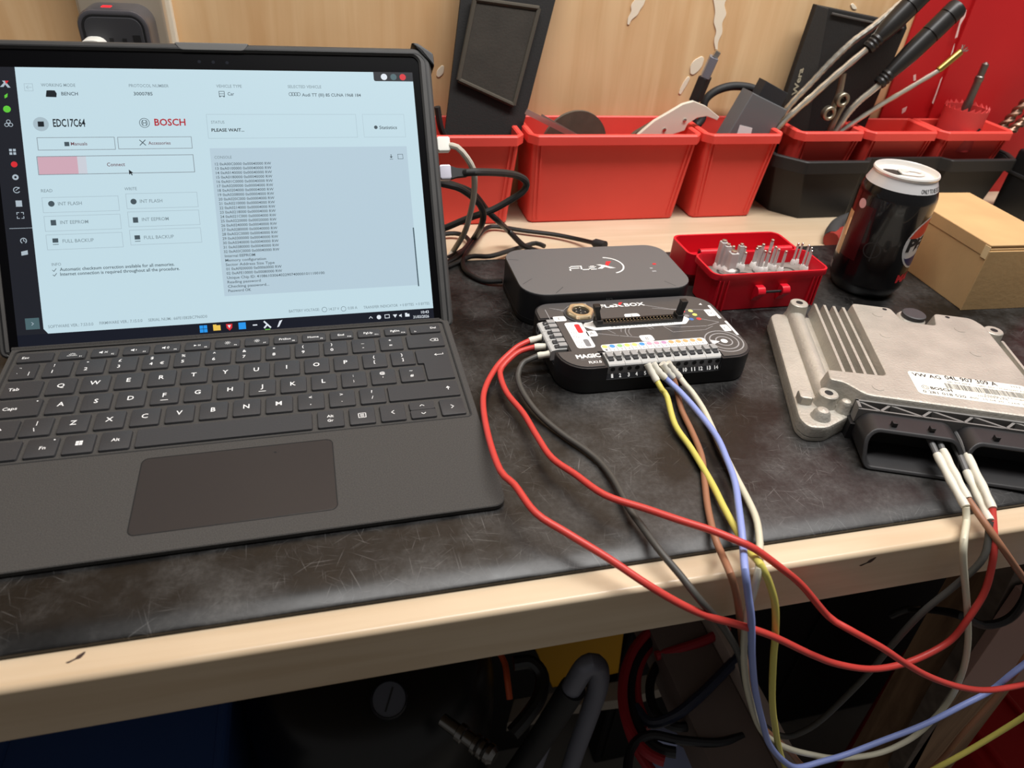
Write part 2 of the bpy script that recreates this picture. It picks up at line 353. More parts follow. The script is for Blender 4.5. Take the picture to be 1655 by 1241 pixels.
B().ring(inset(pad, -.55), inset(pad, -.02), -.72, -.58).build('touchpad_groove', gap_m, tp, matrix=Matrix())
B().disc(128, -80.5, .7, -.57).build('pad_speck', gap_m, tp, matrix=Matrix(), flat=True)
KEYMESH = {}
def key(x0, x1, v0, v1, legend=(), poly=None):
    """one key; legend = [(text, du, dv, cap height)] from the key's centre"""
    u0, u1 = U(x0), U(x1); cu, cv = (u0 + u1) / 2, (v0 + v1) / 2; k = (round(u1 - u0, 1), round(v1 - v0, 1), bool(poly))
    if k not in KEYMESH:
        P = [(a - cu, b - cv) for a, b in poly] if poly else rrect(u0 - cu, u1 - cu, v0 - cv, v1 - cv, 1., 3)
        KEYMESH[k] = B().prism(P, -1.5, 0, .35, 0, draft=.25).build('key', keym, lap).data; o = [q for q in lap.children if q.data == KEYMESH[k]][0]
    else:
        o = bpy.data.objects.new('key', KEYMESH[k]); COL.objects.link(o); o.parent = lap
    o.matrix_local = MK @ mx((cu, cv, 0))
    if legend:
        b = B()
        for L in legend:
            if callable(L): L(b)
            else:
                t, du, dv, h = L[:4]; b.text(t, cx=du, y=dv - h * .58, h=h * 1.16, z=.06, bold=.014)
        b.build('legend', legend_m, o, flat=True)
    return o
ROW = lambda r: (-8.2 + 18.6 * r, 7.0 + 18.6 * r)
# function row
def spk(n):
    def f(b):
        b.flat([(-3.2, -.6), (-2.3, -.6), (-1.2, -1.5), (-1.2, 1.5), (-2.3, .6), (-3.2, .6)], .06)
        if n == 0: b.line([(.1, -.8), (1.7, .8)], .35, .06); b.line([(.1, .8), (1.7, -.8)], .35, .06)
        for k in range(n): b.arc(-1, 0, 1.1 + .9 * k, .35, -45, 45, .06, 8)
    return f
def bulb(b):
    b.rect(-3, 3, -1.5, -1.1, .06)
    for a in (30, 60, 90, 120, 150): b.line([(1.2 * math.cos(math.radians(a)), -.8 + 1.2 * math.sin(math.radians(a))), (2.2 * math.cos(math.radians(a)), -.8 + 2.2 * math.sin(math.radians(a)))], .35, .06)
def sun(b):
    b.arc(0, .3, .7, .35, 0, 360, .06, 12)
    for a in range(0, 360, 45): b.line([(1.3 * math.cos(math.radians(a)), .3 + 1.3 * math.sin(math.radians(a))), (1.8 * math.cos(math.radians(a)), .3 + 1.8 * math.sin(math.radians(a)))], .3, .06)
def play(b): b.flat([(-2.4, -.9), (-.6, 0), (-2.4, .9)], .06); b.rect(.2, .6, -.9, .9, .06); b.rect(1.2, 1.6, -.9, .9, .06)
f0, f1 = 28.2, 37.2
key(.41, 1.47, f0, f1, [('Esc', -5.5, 0, 1.9)])
fl_ = [bulb, spk(0), spk(1), spk(2), play, sun, sun, ('PrtScn', -.5, 0, 1.8), ('Home', -.5, 0, 1.8), ('End', -.5, 0, 1.8), ('PgUp', -.5, 0, 1.8), ('PgDn', -.5, 0, 1.8)]
for i, L in enumerate(fl_):
    c = 2.06 + i * .997; key(c - .41, c + .41, f0, f1, [L, ('F%d' % (i + 1), 5.2, -2.6, 1.1)])
key(13.58, 14.71, f0, f1, [('Del', 6, 0.6, 1.8), ('Fn', -7.4, -2.6, 1.)])
# number row
v0, v1 = ROW(1)
key(.40, 1.15, v0, v1, [('¬', -2.6, 3.6, 1.4), ('`', -3.4, -2.6, 1.8), ('|', 3.4, -2.4, 2.4)])
for i, (a, n) in enumerate((('!', '1'), ('"', '2'), ('£', '3'), ('$', '4'), ('%', '5'), ('^', '6'), ('&', '7'), ('*', '8'), ('(', '9'), (')', '0'), ('_', '-'), ('+', '='))):
    c = 1.77 + i; e = [(a, -2.6, 3.9, 2.2), (n, -2.6, -2.4, 2.5)]
    if n == '4': e.append(('€', 4, -2.4, 2.3))
    if n in '-=': e = [(a, -.5, 3.4, 2.2), (n, -.5, -2.6, 2.4)]
    key(c - .41, c + .41, v0, v1, e)
def bks(b): b.line([(-2.6 + 6, 0), (-1 + 6, 1.5), (3 + 6, 1.5), (3 + 6, -1.5), (-1 + 6, -1.5), (-2.6 + 6, 0)], .35, .06); b.line([(6.3, -.7), (7.7, .7)], .35, .06); b.line([(6.3, .7), (7.7, -.7)], .35, .06)
key(13.36, 14.72, v0, v1, [bks])
# letter rows
v0, v1 = ROW(0); key(.42, 1.5, v0, v1, [('Tab', -4.5, .3, 2.3)])
for i, ch in enumerate('QWERTYUIOP'): key(i + 1.66, i + 2.49, v0, v1, [(ch, -.3, .6, 3.2)])
for i, (a, n) in enumerate((('{', '['), ('}', ']'))): key(i + 11.66, i + 12.49, v0, v1, [(a, -.3, 3.6, 2.3), (n, -.3, -1.8, 2.3)])
ve0, ve1 = ROW(-1)
P = rpoly([(U(13.78), ve0), (U(14.74), ve0), (U(14.74), v1), (U(13.57), v1), (U(13.57), v0), (U(13.78), v0)], .9, 3)
def ent(b): b.line([(-.5 + 2, 10), (5.5 + 2, 10)], .4, .06); b.line([(.8 + 2, 11), (-.5 + 2, 10), (.8 + 2, 9)], .4, .06); b.line([(7.5, 10), (7.5, 11.4)], .4, .06)
o = key(13.57, 14.74, ve0, v1, [ent], poly=P)
v0, v1 = ROW(-1); key(.42, 1.69, v0, v1, [('Caps', -3.8, .2, 2.3), lambda b: b.disc(9.5, 5.6, .5, .06, 10)])
for i, ch in enumerate('ASDFGHJKL'):
    key(i + 1.86, i + 2.69, v0, v1, [(ch, -.3, .6, 3.2)] + ([lambda b: b.rect(-2.2, 2.2, -4.6, -4.1, .08)] if ch in 'FJ' else []))
for i, (a, n) in enumerate(((':', ';'), ('@', "'"), ('~', '#'))): key(i + 10.86, i + 11.69, v0, v1, [(a, -.3, 3.6, 2.2), (n, -.3, -1.8, 2.2)])
v0, v1 = ROW(-2); key(.42, 1.3, v0, v1, [lambda b: (b.line([(-1, -.2), (-1, -2)], .6, .06), b.flat([(-2.6, -.4), (.6, -.4), (-1, 1.8)], .06))])
key(1.39, 2.22, v0, v1, [('|', -.3, 3.4, 2.4), ('\\', -.8, -2.4, 2.6)])
for i, ch in enumerate('ZXCVBNM'): key(i + 2.4, i + 3.23, v0, v1, [(ch, -.3, .6, 3.2)])
for i, (a, n) in enumerate((('<', ','), ('>', '.'), ('?', '/'))): key(i + 9.4, i + 10.23, v0, v1, [(a, -.3, 3.6, 2.2), (n, -.3, -2.2, 2.3)])
key(12.34, 14.74, v0, v1, [lambda b: (b.line([(16, -1.2), (16, 1)], .5, .06), b.flat([(14.6, .4), (17.4, .4), (16, 2.2)], .06))])
v0, v1 = ROW(-3)
key(.42, 1.58, v0, v1, [('Ctrl', -4, 0, 2.)]); key(1.74, 2.57, v0, v1, [('Fn', .6, -.4, 2.2), lambda b: b.disc(5.5, 5.6, .5, .06, 10)])
key(2.73, 3.55, v0, v1, [lambda b: [b.rect(x, x + 1.7, y, y + 1.7, .06) for x in (-1.8, .1) for y in (-1.2, .7)]])
key(3.71, 4.54, v0, v1, [('Alt', 0, .4, 2.1)]); key(4.69, 9.81, v0, v1)
key(9.99, 10.8, v0, v1, [('Alt', -.2, 2.2, 1.9), ('Gr', -.2, -1.8, 1.9)])
key(10.98, 11.79, v0, v1, [lambda b: (b.line([(-2.2, -2), (2.2, -2), (2.2, 2), (-2.2, 2), (-2.2, -2)], .45, .06), [b.rect(-1.2, 1.2, y, y + .4, .06) for y in (-1.1, -.2, .7)])])
def chev(d):
    p = {'l': [(.8, 1.5), (-.8, 0), (.8, -1.5)], 'r': [(-.8, 1.5), (.8, 0), (-.8, -1.5)], 'u': [(-1.2, -.5), (0, .6), (1.2, -.5)], 'd': [(-1.2, .5), (0, -.6), (1.2, .5)]}[d]
    return lambda b: b.line(p, .45, .06)
vm = (v0 + v1) / 2
key(11.97, 12.77, v0, v1, [chev('l')]); key(12.94, 13.77, vm + .15, v1, [chev('u')]); key(12.94, 13.77, v0, vm - .15, [chev('d')]); key(13.95, 14.75, v0, v1, [chev('r')])
# the magnetic flap that folds up onto the lower bezel
B().box(-141, 141, -4.5, 1.6, .15, 1.6, .5).build('hinge_flap', felt, lap, matrix=MS)

# tablet in its case
out = rpoly([(-148, -5.6), (151, -5.6), (151, 193), (144, 200), (-141, 200), (-148, 193)], 6, 4); inn = rpoly([(-142.4, -4.4), (142.4, -4.4), (142.4, 191), (139, 194.5), (-139, 194.5), (-142.4, 191)], 4, 4)
B().prism(out, -10.5, -7.5, 0, 2.4).build('case_back', case_m, lap, matrix=MS)
cl = B().ring(out, inn, -7.6, 2.0, bt=1.4).build('case_rim', case_m, lap, matrix=MS)
B().ring(inset(out, 3.2), inset(out, 4.2), 1.95, 2.25).build('rim_ridge', black_plastic, cl, matrix=Matrix())
B().prism(rpoly([(-20, 195.2), (21, 195.2), (25, 200.4), (-24, 200.4)], 2, 2), -6, 2.4, .6).build('camera_notch', mat('notch_grey', (88, 87, 85), .5), cl, matrix=Matrix())
for s in (-1, 1):
    cx = 146.5 if s > 0 else -143.5
    B().prism(rpoly([(cx + s * 7, 186), (cx + s * 7, 196), (cx - s * 4, 203.5), (cx - s * 9, 203.5), (cx - s * 2, 198), (cx + s * 2.5, 192)], 1.5, 2), -14, 3., 1.).build('corner_bumper', black_plastic, cl, matrix=Matrix())
B().prism(inset(inn, .1), -7.4, -.2).build('bezel', bezel_m, lap, matrix=MS)
for (x, y) in ((0, 188.2), (9, 188), (-9, 188.4)): B().disc(x, y, 1.1, -.15).build('camera_lens', mat('lens', (28, 30, 36), .15), lap, matrix=MS, flat=True)
# kickstand behind, holding the tablet up
ks = B().box(-120, 120, -1.2, 1.2, 0, 118, 1)
_a = Vector((104, 44.7 + 100 * math.sin(AL) + 15 * math.cos(AL), 11.09 + 100 * math.cos(AL) - 15 * math.sin(AL))); 
_b = Vector((104, 44.7 + 100 * math.sin(AL) + 15 * math.cos(AL) + 62, .5))
ksm = B(); ksm.loft([[(_a.x + sx * 120, _a.y + sy, _a.z) for sx, sy in ((-1, -1), (1, -1), (1, 1.5), (-1, 1.5))], [(_b.x + sx * 120, _b.y + sy, _b.z) for sx, sy in ((-1, -1), (1, -1), (1, 1.5), (-1, 1.5))]])
ksm.build('kickstand', case_m, lap, loc=(0, 0, 0))

# display and what it shows (flat light-emitting picture)
def em(name, c, s=1.): return mat('screen_' + name, c, .3, emit=s)
UIC = {'g': em('grey', (128, 146, 154)), 'd': em('dark_grey', (70, 84, 92)), 'k': em('ink', (26, 32, 38)), 'r': em('red', (176, 30, 44)), 'm': em('maroon', (108, 70, 78)), 'w': em('white', (225, 232, 240)),
       'bg': em('background', (194, 219, 229)), 'bar': em('sidebar', (28, 30, 38)), 'task': em('taskbar', (17, 21, 34)), 'con': em('console', (182, 204, 217)), 'line': em('outline', (168, 188, 198)),
       'line2': em('button_outline', (128, 138, 146)), 'pk': em('pink', (206, 168, 182)), 'pk2': em('pale_pink', (202, 206, 216)), 'gr': em('green', (96, 200, 60)), 'bl': em('blue', (40, 150, 235)), 'ye': em('yellow', (236, 196, 84)), 'sm': em('scroll', (70, 90, 100)), 'sg': em('slate', (74, 100, 106)), 'rd': em('bright_red', (214, 44, 52)), 'ic': em('icon', (172, 186, 196))}
scr = B().rect(-121.4, 137.1, 9.2, 182.9, 0).build('display', UIC['bg'], lap, matrix=MS, flat=True)
def ui(name, b, c): return b.build(name, UIC[c], scr, matrix=Matrix(), flat=True)
ui('taskbar', B().rect(-137.1, 137.1, 0, 9.2, .0), 'task'); ui('sidebar', B().rect(-137.1, -121.4, 9.2, 182.9, .0).flat([(-121.45, 9.2), (-119, 9.2), (-121.45, 12.5)], .02), 'bar')
ui('window_buttons_panel', B().flat(rpoly([(108.6, 183), (108.6, 176.4), (137.1, 176.4), (137.1, 183)], [0, 1.5, 0, 0]), .04), 'bar')
ui('minimise_dot', B().disc(116.1, 179.5, 2.3, .06), 'w'); ui('restore_dot', B().disc(123, 179.5, 2.3, .06), 'sg'); ui('close_dot', B().disc(129.7, 179.5, 2.3, .06), 'rd')
ui('console_panel', B().rect(-7.9, 128, 27, 129.2, .02), 'con')
b = B().frame(-7.9, 93.2, 136, 152.4, .25, .03).frame(98, 128, 136, 152.4, .2, .03)
for k in range(3): b.frame(-114, -68.5, 88.4 - 12.2 * k, 98.2 - 12.2 * k, .3, .03).frame(-63.7, -19, 89.4 - 12.2 * k, 99.4 - 12.2 * k, .3, .03)
stuff(ui('panel_outlines', b, 'line'))
ui('button_outlines', B().frame(-113, -67, 129.2, 137.3, .35, .04).frame(-65, -19, 129.4, 137.2, .35, .04).frame(-114.3, -19, 113.2, 125, .4, .04), 'line2')
ui('progress_fill', B().rect(-114, -90.7, 113.4, 124.8, .03), 'pk'); ui('progress_fade', B().rect(-90.7, -85.4, 113.4, 124.8, .03), 'pk2')
UI_TEXT=[
('WORKING MODE', -107.3, -87.1, 170.5, 1.9, 'g'),
('BENCH', -95.9, -86.1, 164.8, 2.1, 'd'),
('PROTOCOL NUMBER', -54.7, -30.0, 170.6, 1.9, 'g'),
('3000785', -52.3, -40.6, 165.1, 2.1, 'd'),
('VEHICLE TYPE', 0.4, 17.1, 170.8, 1.9, 'g'),
('Car', 7.3, 11.6, 165.4, 2.1, 'd'),
('SELECTED VEHICLE', 47.9, 70.9, 170.9, 1.9, 'g'),
('Audi TT (III) 8S CUNA 1968 184', 57.1, 98.2, 165.1, 2.0, 'd'),
('EDC17C64', -102.7, -83.6, 144.4, 4.6, 'k'),
('BOSCH', -41.3, -21.7, 144.9, 4.2, 'r'),
('STATUS', -5.3, 3.4, 146.1, 1.8, 'g'),
('PLEASE WAIT...', -5.5, 15.9, 140.6, 2.0, 'k'),
('Statistics', 109.4, 122.2, 141.8, 2.2, 'd'),
('CONSOLE', -5.4, 5.9, 122.0, 1.8, 'g'),
('Manuals', -93.5, -83.7, 132.1, 2.0, 'm'),
('Accessories', -46.4, -32.5, 132.1, 2.0, 'm'),
('Connect', -73.2, -62.2, 118.0, 2.2, 'm'),
('READ', -114.0, -107.3, 101.7, 1.9, 'g'),
('WRITE', -64.1, -56.5, 101.7, 1.9, 'g'),
('INT FLASH', -104.9, -90.8, 92.9, 2.1, 'g'),
('INT FLASH', -55.4, -41.4, 93.1, 2.1, 'g'),
('INT EEPROM', -104.8, -88.1, 80.6, 2.1, 'g'),
('INT EEPROM', -55.3, -38.6, 80.8, 2.1, 'g'),
('FULL BACKUP', -104.6, -86.0, 68.3, 2.1, 'g'),
('FULL BACKUP', -55.2, -36.5, 68.6, 2.1, 'g'),
('INFO', -112.5, -107.0, 53.4, 1.8, 'g'),
('Automatic checksum correction available for all memories.', -108.1, -37.9, 49.8, 2.0, 'd'),
('Internet connection is required throughout all the procedure.', -108.1, -34.9, 46.7, 2.0, 'd'),
('SOFTWARE VER.: 7.53.0.0', -118.6, -91.7, 12.7, 1.8, 'g'),
('FIRMWARE VER.: 7.15.0.0', -87.9, -61.6, 12.9, 1.8, 'g'),
('SERIAL NUM.: 66FE1E82BC7960D0', -57.9, -20.4, 12.9, 1.8, 'g'),
('BATTERY VOLTAGE:', 34.0, 55.1, 12.7, 1.8, 'g'),
('14.27 V', 61.7, 68.9, 12.4, 1.8, 'g'),
('0.00 A', 75.0, 81.7, 12.3, 1.8, 'g'),
('TRANSFER INDICATOR  + 0 BYTES  + 0 BYTES', 86.2, 134.6, 12.0, 1.8, 'g'),
('10:43', 127.8, 133.5, 5.7, 1.9, 'w'),
('31/03/2026', 121.7, 133.4, 2.5, 1.9, 'w'),
]

CONSOLE_LINES=['12 0xA00C0000 0x00040000 RW', '13 0xA0100000 0x00040000 RW', '14 0xA0140000 0x00040000 RW', '15 0xA0180000 0x00040000 RW', '16 0xA01C0000 0x00040000 RW', '17 0xA0200000 0x00004000 RW', '18 0xA0204000 0x00004000 RW', '19 0xA0208000 0x00004000 RW', '20 0xA020C000 0x00004000 RW', '21 0xA0210000 0x00004000 RW', '22 0xA0214000 0x00004000 RW', '23 0xA0218000 0x00004000 RW', '24 0xA021C000 0x00004000 RW', '25 0xA0220000 0x00020000 RW', '26 0xA0240000 0x00040000 RW', '27 0xA0280000 0x00040000 RW', '28 0xA02C0000 0x00040000 RW', '29 0xA0300000 0x00040000 RW', '30 0xA0340000 0x00040000 RW', '31 0xA0380000 0x00040000 RW', '32 0xA03C0000 0x00040000 RW']

groups = {}
for s, x0, x1, y, h, c in UI_TEXT: ui('screen_text', B().text(s, x0, x1, y, h * 1.06, .05, bold={'g': .006, 'd': .01, 'm': .01, 'w': .01}.get(c, .02)), c)
b = B(); n = 29; ya, yb = 117.4, 29.7
for i, s in enumerate(CONSOLE_LINES): ui('console_line', B().text(s, -5.4, 31.6, ya - (ya - yb) * i / n, 1.8, .05, bold=.006), 'd')
for j, (s, w) in enumerate((('Internal EEPROM', 20), ('Memory configuration', 27), ('Sector Address Size Type', 32.5), ('01 0xAFE00000 0x00060000 RW', 37), ('02 0xAFE10000 0x00080000 RW', 37), ('Unique Chip ID: 41086103064022907400001011100100', 66), ('Reading password', 22), ('Checking password...', 27.5), ('Password OK', 15))):
    ui('console_line', B().text(s, -5.0, -5.0 + w, ya - (ya - yb) * (21 + j) / n, 1.8, .05, bold=.006), 'd')
ui('scroll_bar', B().line([(127.6, 69), (127.7, 26.5)], .9, .05), 'sm')
# icons
b = B().frame(-117, -112.2, 167.6, 172.2, .3, .05).line([(-116, 169.9), (-113, 169.9)], .35, .05).line([(-114.8, 171), (-116, 169.9), (-114.8, 168.8)], .35, .05)
b.disc(-109.8, 146.1, 4.6, .04); stuff(ui('faint_icons', b, 'line'))
b = B().flat([(-105.2, 163.8), (-99, 163.6), (-98.6, 166), (-99.6, 168), (-102, 168.1), (-104.4, 168)], .05).rect(-111.6, -108, 144.4, 147.8, .06); stuff(ui('device_icons', b, 'k'))
b = B().frame(1.8, 5.2, 165, 168.2, .35, .05).line([(1.8, 166.5), (5.2, 166.5)], .3, .05).rect(1.8, 2.6, 164.2, 165, .05).rect(4.4, 5.2, 164.2, 165, .05)
for k in range(4): b.arc(49.4 + 1.8 * k, 166.6, 1.2, .3, 0, 360, .05, 16)
b.arc(-47.5, 146.7, 3.1, .35, 0, 360, .05, 24).arc(-47.5, 146.7, 1.9, .3, 0, 360, .05, 20).line([(-48.6, 145), (-48.6, 148.4)], .4, .06).line([(-46.4, 145), (-46.4, 148.4)], .4, .06).line([(-48.6, 146.7), (-46.4, 146.7)], .4, .06)
b.disc(106.9, 143.1, 1.3, .05).line([(116.1, 123.2), (116.1, 121)], .5, .05).flat([(115, 121.9), (117.2, 121.9), (116.1, 120.6)], .05).line([(115, 119.9), (117.2, 119.9)], .3, .05).frame(121, 124.6, 120, 123.4, .3, .05)
b.rect(-97.3, -94.4, 131.6, 134.4, .05).line([(-51.6, 131.8), (-48.2, 135.2)], .5, .05).line([(-51.6, 135.2), (-48.2, 131.8)], .5, .05)
for x in (-108.8, -59.3):
    b.disc(x, 94.1, 1.9, .05).rect(x - 1.6, x + 1.6, 79.9, 83.5, .05).rect(x - 1.7, x + 1.7, 68.6, 71.4, .05).rect(x - 1.7, x + 1.7, 67.2, 67.6, .05)
for y in (50.6, 47.5): b.line([(-112.4, y), (-111.6, y - .8), (-110.2, y + .9)], .35, .05)
b.arc(58.5, 13.3, 1.7, .25, 0, 360, .05, 18).arc(71.9, 12.9, 1.7, .25, 0, 360, .05, 18)
stuff(ui('screen_icons', b, 'd'))
ui('cursor', B().flat([(-60.2, 115.6), (-60.2, 112.2), (-59.3, 112.9), (-58.6, 111.6), (-58.1, 111.9), (-58.7, 113.2), (-57.7, 113.4)], .07), 'k')
b = B().flat([(-129.4, 174), (-127.8, 174), (-125, 169.6), (-126.6, 169.6)], .05).flat([(-131, 170), (-129, 170), (-127.4, 172.2), (-128.3, 173)], .05)
for y in (128.3,): [b.rect(-127.9 + dx, -127.9 + dx + 1.6, y + dy, y + dy + 1.6, .05) for dx in (-1.9, .3) for dy in (-1.9, .3)]
b.arc(-128, 103.6, 1.8, .5, 30, 330, .05, 20).line([(-128.5, 103.4), (-126.4, 105.2)], .4, .05).arc(-127.9, 111.9, 1.3, 1.1, 0, 360, .05, 14).rect(-129.4, -125.8, 92.8, 96.8, .05)
for sx in (-1, 1):
    for sy in (-1, 1): b.line([(-127.5 + sx * 1.9, 87.1 + sy * .7), (-127.5 + sx * 1.9, 87.1 + sy * 1.9), (-127.5 + sx * .7, 87.1 + sy * 1.9)], .4, .05)
b.arc(-127.3, 70.6, 1.7, .5, -60, 240, .05, 18).line([(-127.3, 71.6), (-127.3, 70.5), (-126.5, 70.3)], .4, .05).flat([(-129.4, 61), (-125.6, 61.6), (-125.6, 64.4), (-129.4, 63.6)], .05).line([(-134.5, 78.8), (-121.5, 78.8)], .3, .05)
b.line([(-127.9, 17.2), (-126.9, 16.3), (-127.9, 15.4)], .35, .06).arc(-128.4, 147.8, 1.1, .4, 0, 360, .05, 12).arc(-129.6, 145.7, 1.1, .4, 0, 360, .05, 12).arc(-127.2, 145.7, 1.1, .4, 0, 360, .05, 12)
stuff(ui('sidebar_icons', b, 'ic'))
ui('sidebar_red_icons', B().flat([(-127.8, 174), (-125.6, 174), (-127.3, 171.8)], .06).disc(-127.8, 120.2, 1.9, .05), 'rd')
ui('sidebar_green_icons', B().disc(-128.4, 155.8, 2.2, .05).flat([(-129, 162.6), (-127.4, 163.6), (-127, 166), (-129, 164.6)], .05), 'gr')
ui('sidebar_button', B().rect(-131.6, -123.4, 12.6, 20, .03), 'sg')
b = B(); [b.rect(-23.6 + dx, -23.6 + dx + 2.3, 5.3 + dy, 5.3 + dy + 2.3, .05) for dx in (-2.45, .15) for dy in (-2.45, .15)]; ui('blue_window_icon', b, 'bl'); ui('blue_taskbar_icon', B().rect(-.6, 4.2, 3.3, 8, .05), 'bl')
ui('yellow_taskbar_icon', B().rect(-17.3, -12.5, 3.6, 7.2, .05).rect(-17.3, -15, 7.2, 7.8, .05), 'ye'); ui('red_taskbar_icon', B().flat([(-8.8, 7.6), (-4.6, 7.6), (-4.9, 4.8), (-6.7, 3), (-8.5, 4.8)], .05), 'rd'); ui('green_underline', B().rect(16.8, 20.2, 1.6, 2.2, .05), 'gr')
b = B().rect(8.8, 11.8, 5.2, 6, .05).line([(16.8, 7.4), (20.4, 3.4)], 1.1, .05).line([(16.6, 3.4), (18.4, 5.2)], 1.1, .05).flat([(25, 3), (26.4, 3.4), (29, 8), (27, 7.4)], .05).flat([(-7.8, 6.8), (-5.6, 6.8), (-6.7, 4.6)], .07)
b.line([(89.6, 4.8), (90.7, 6), (91.8, 4.8)], .4, .05).disc(96.6, 5.2, 1.6, .05).frame(101, 104.2, 4.2, 6.6, .4, .05).flat([(106.8, 6.4), (110, 6.4), (108.4, 4)], .05).flat([(111.4, 4.8), (112.2, 4.8), (113.2, 4), (113.2, 6.6), (112.2, 5.8), (111.4, 5.8)], .05).rect(115.8, 119, 4.2, 6.2, .05).rect(115.8, 117.4, 6.2, 7, .05)
stuff(ui('tray_icons', b, 'w'))
# ------------------------------------------------------------------ grey programmer box (the larger one, behind)
dev_m = mat('grey_matt_plastic', (98, 97, 97), .5, spec=.45, bump=(1200, .12))
edge_m = mat('dark_edge_plastic', (27, 27, 30), .42)
fd = thing('interface_unit', 'dark grey rounded interface unit with a white and red logo on its lid', 'electronics', (290, 87, 0))
ol = rrect(-72, 72, -40, 40, (17, 17, 20, 20), 8)
B().prism(ol, 0, 5, 0, 1.5).build('base', black_plastic, fd, loc=(0, 0, 0))
B().prism(inset(ol, .3), 5, 28, 1.6).build('housing', edge_m, fd, loc=(0, 0, 0))
cv = B().prism(inset(ol, .8), 27.2, 28.35, .5).build('top_cover', dev_m, fd, loc=(0, 0, 0))
b = B().line([(-70, 22), (-62, 20)], .4, 28.4).line([(-68, -21), (-59, -13)], .4, 28.4).line([(-46, -37.6), (-38, -29)], .5, 28.4).line([(54, -36.5), (48, -28)], .4, 28.4)
b.build('cover_seams', mat('seam_dark', (48, 48, 49), .7), cv, loc=(0, 0, 0), flat=True)
lg = B()
for st in ([(-23.6, -2.4), (-22.2, 4.2), (-14.2, 4.2)], [(-22.9, 1.), (-15.6, 1.)], [(-12.6, 4.4), (-13.8, -2), (-7.2, -2)], [(-1.4, -2), (-6.6, -2), (-5.6, 3.2), (-.6, 3.2), (-1.1, .8), (-6, .8)]): lg.line(st, 1.25, 28.42)
lg.flat([(1.2, 5.6), (5.2, 5.6), (16, -1.8), (11, -1.8)], 28.42).flat([(-.2, -1.8), (4, -1.8), (9.8, 3.1), (7.2, 4.6)], 28.43)
lg.arc(9.6, 3.6, 14.2, 1.3, -76, 84, 28.42, 30); lg.build('logo', white_print, cv, loc=(0, 0, 0), flat=True)
B().flat([(8.6, 4.2), (10.8, 2.6), (16.2, 10.6), (11.6, 10.6)], 28.44).flat(rpoly([(49.8, .6), (53, .8), (53.6, 3.2), (50.4, 3.4)], .6), 28.44).build('logo_red', red_print, cv, loc=(0, 0, 0), flat=True)
B().rect(44.8, 47.2, -6, -4, 28.44).rect(44.6, 48.2, -11.4, -9.6, 28.44).build('status_marks', mat('mark_grey', (158, 158, 160), .6), cv, loc=(0, 0, 0), flat=True)
B().text('I/O', -4, 1, 0, 2.6, 0, M=Matrix.Translation((-1, -40.1, 20)) @ Matrix.Rotation(math.pi / 2, 4, 'X')).build('port_label', grey_print, fd, loc=(0, 0, 0), flat=True)

# ------------------------------------------------------------------ flat terminal box
fb = thing('terminal_box', 'flat black breakout box with printed top, spring terminals and a round gold-ringed socket', 'electronics', (296, 2, 0))
FB = dict(parent=fb, loc=(0, 0, 0)); ol = rrect(-72.5, 72.5, -44.5, 44.5, (20, 14, 20, 18), 8)
B().prism(ol, 0, 11, 0, 2).build('base', black_plastic, **FB)
up = [p for p in rrect(-72.5, 72.5, -44.5, 44.5, (20, 14, 20, 18), 8)]
# upper shell outline with a bay in front for the long terminal row and one on the left for the short one
tr, tl, bl, br = up[0:9], up[9:18], up[18:27], up[27:36]
shell = tr + tl + [(-72.5, 21), (-62.5, 21), (-62.5, -21.5), (-72.3, -21.5)] + bl + [(-41.5, -44.5), (-41.5, -27), (44, -27), (44, -44.5)] + br
sh = B().prism(shell, 10.9, 21.4, .7).build('shell', edge_m, **FB)
panel_m = mat('printed_panel', (76, 74, 74), .3, spec=.5)
tpn = B().prism(inset(shell, 1.6), 21.3, 22, .2).build('top_panel', panel_m, **FB)
def pr_(b, name, m): return b.build(name, m, tpn, loc=(0, 0, 0), flat=True)
z = 22.05
b = B()
for r in (6, 10.5, 14): b.arc(55, -24.5, r, .9, 0, 360, z, 28, ry=r * .98)
b.arc(-2, -6, 12, .5, 20, 200, z, 24).arc(-2, -6, 9.5, .4, 20, 200, z, 24).arc(-2, -6, 15, .4, 40, 170, z, 24)
for k in range(5): b.line(smooth_flat := [(-60 + k * 2, 36 - k), (-50, 32 - k), (-44 + k, 38), (-30, 40 - k * .4)], .35, z)
b.line([(16, 32), (34, 24), (60, 20)], .5, z).line([(20, 27), (40, 22)], .4, z).line([(50, 8), (64, 1), (52, -3), (30, -2), (18, 1)], .5, z).line([(18, 1), (22, -8), (48, -8), (56, -4)], .4, z).line([(-39, -2), (-20, -8), (-6, -12)], .5, z).line([(-26, 1), (-22, -5)], .4, z).line([(-70, 14), (-64, 20), (-64, 34)], .5, z)
stuff(b.build('panel_linework', mat('linework', (150, 149, 150), .5), tpn, loc=(0, 0, 0), flat=True))
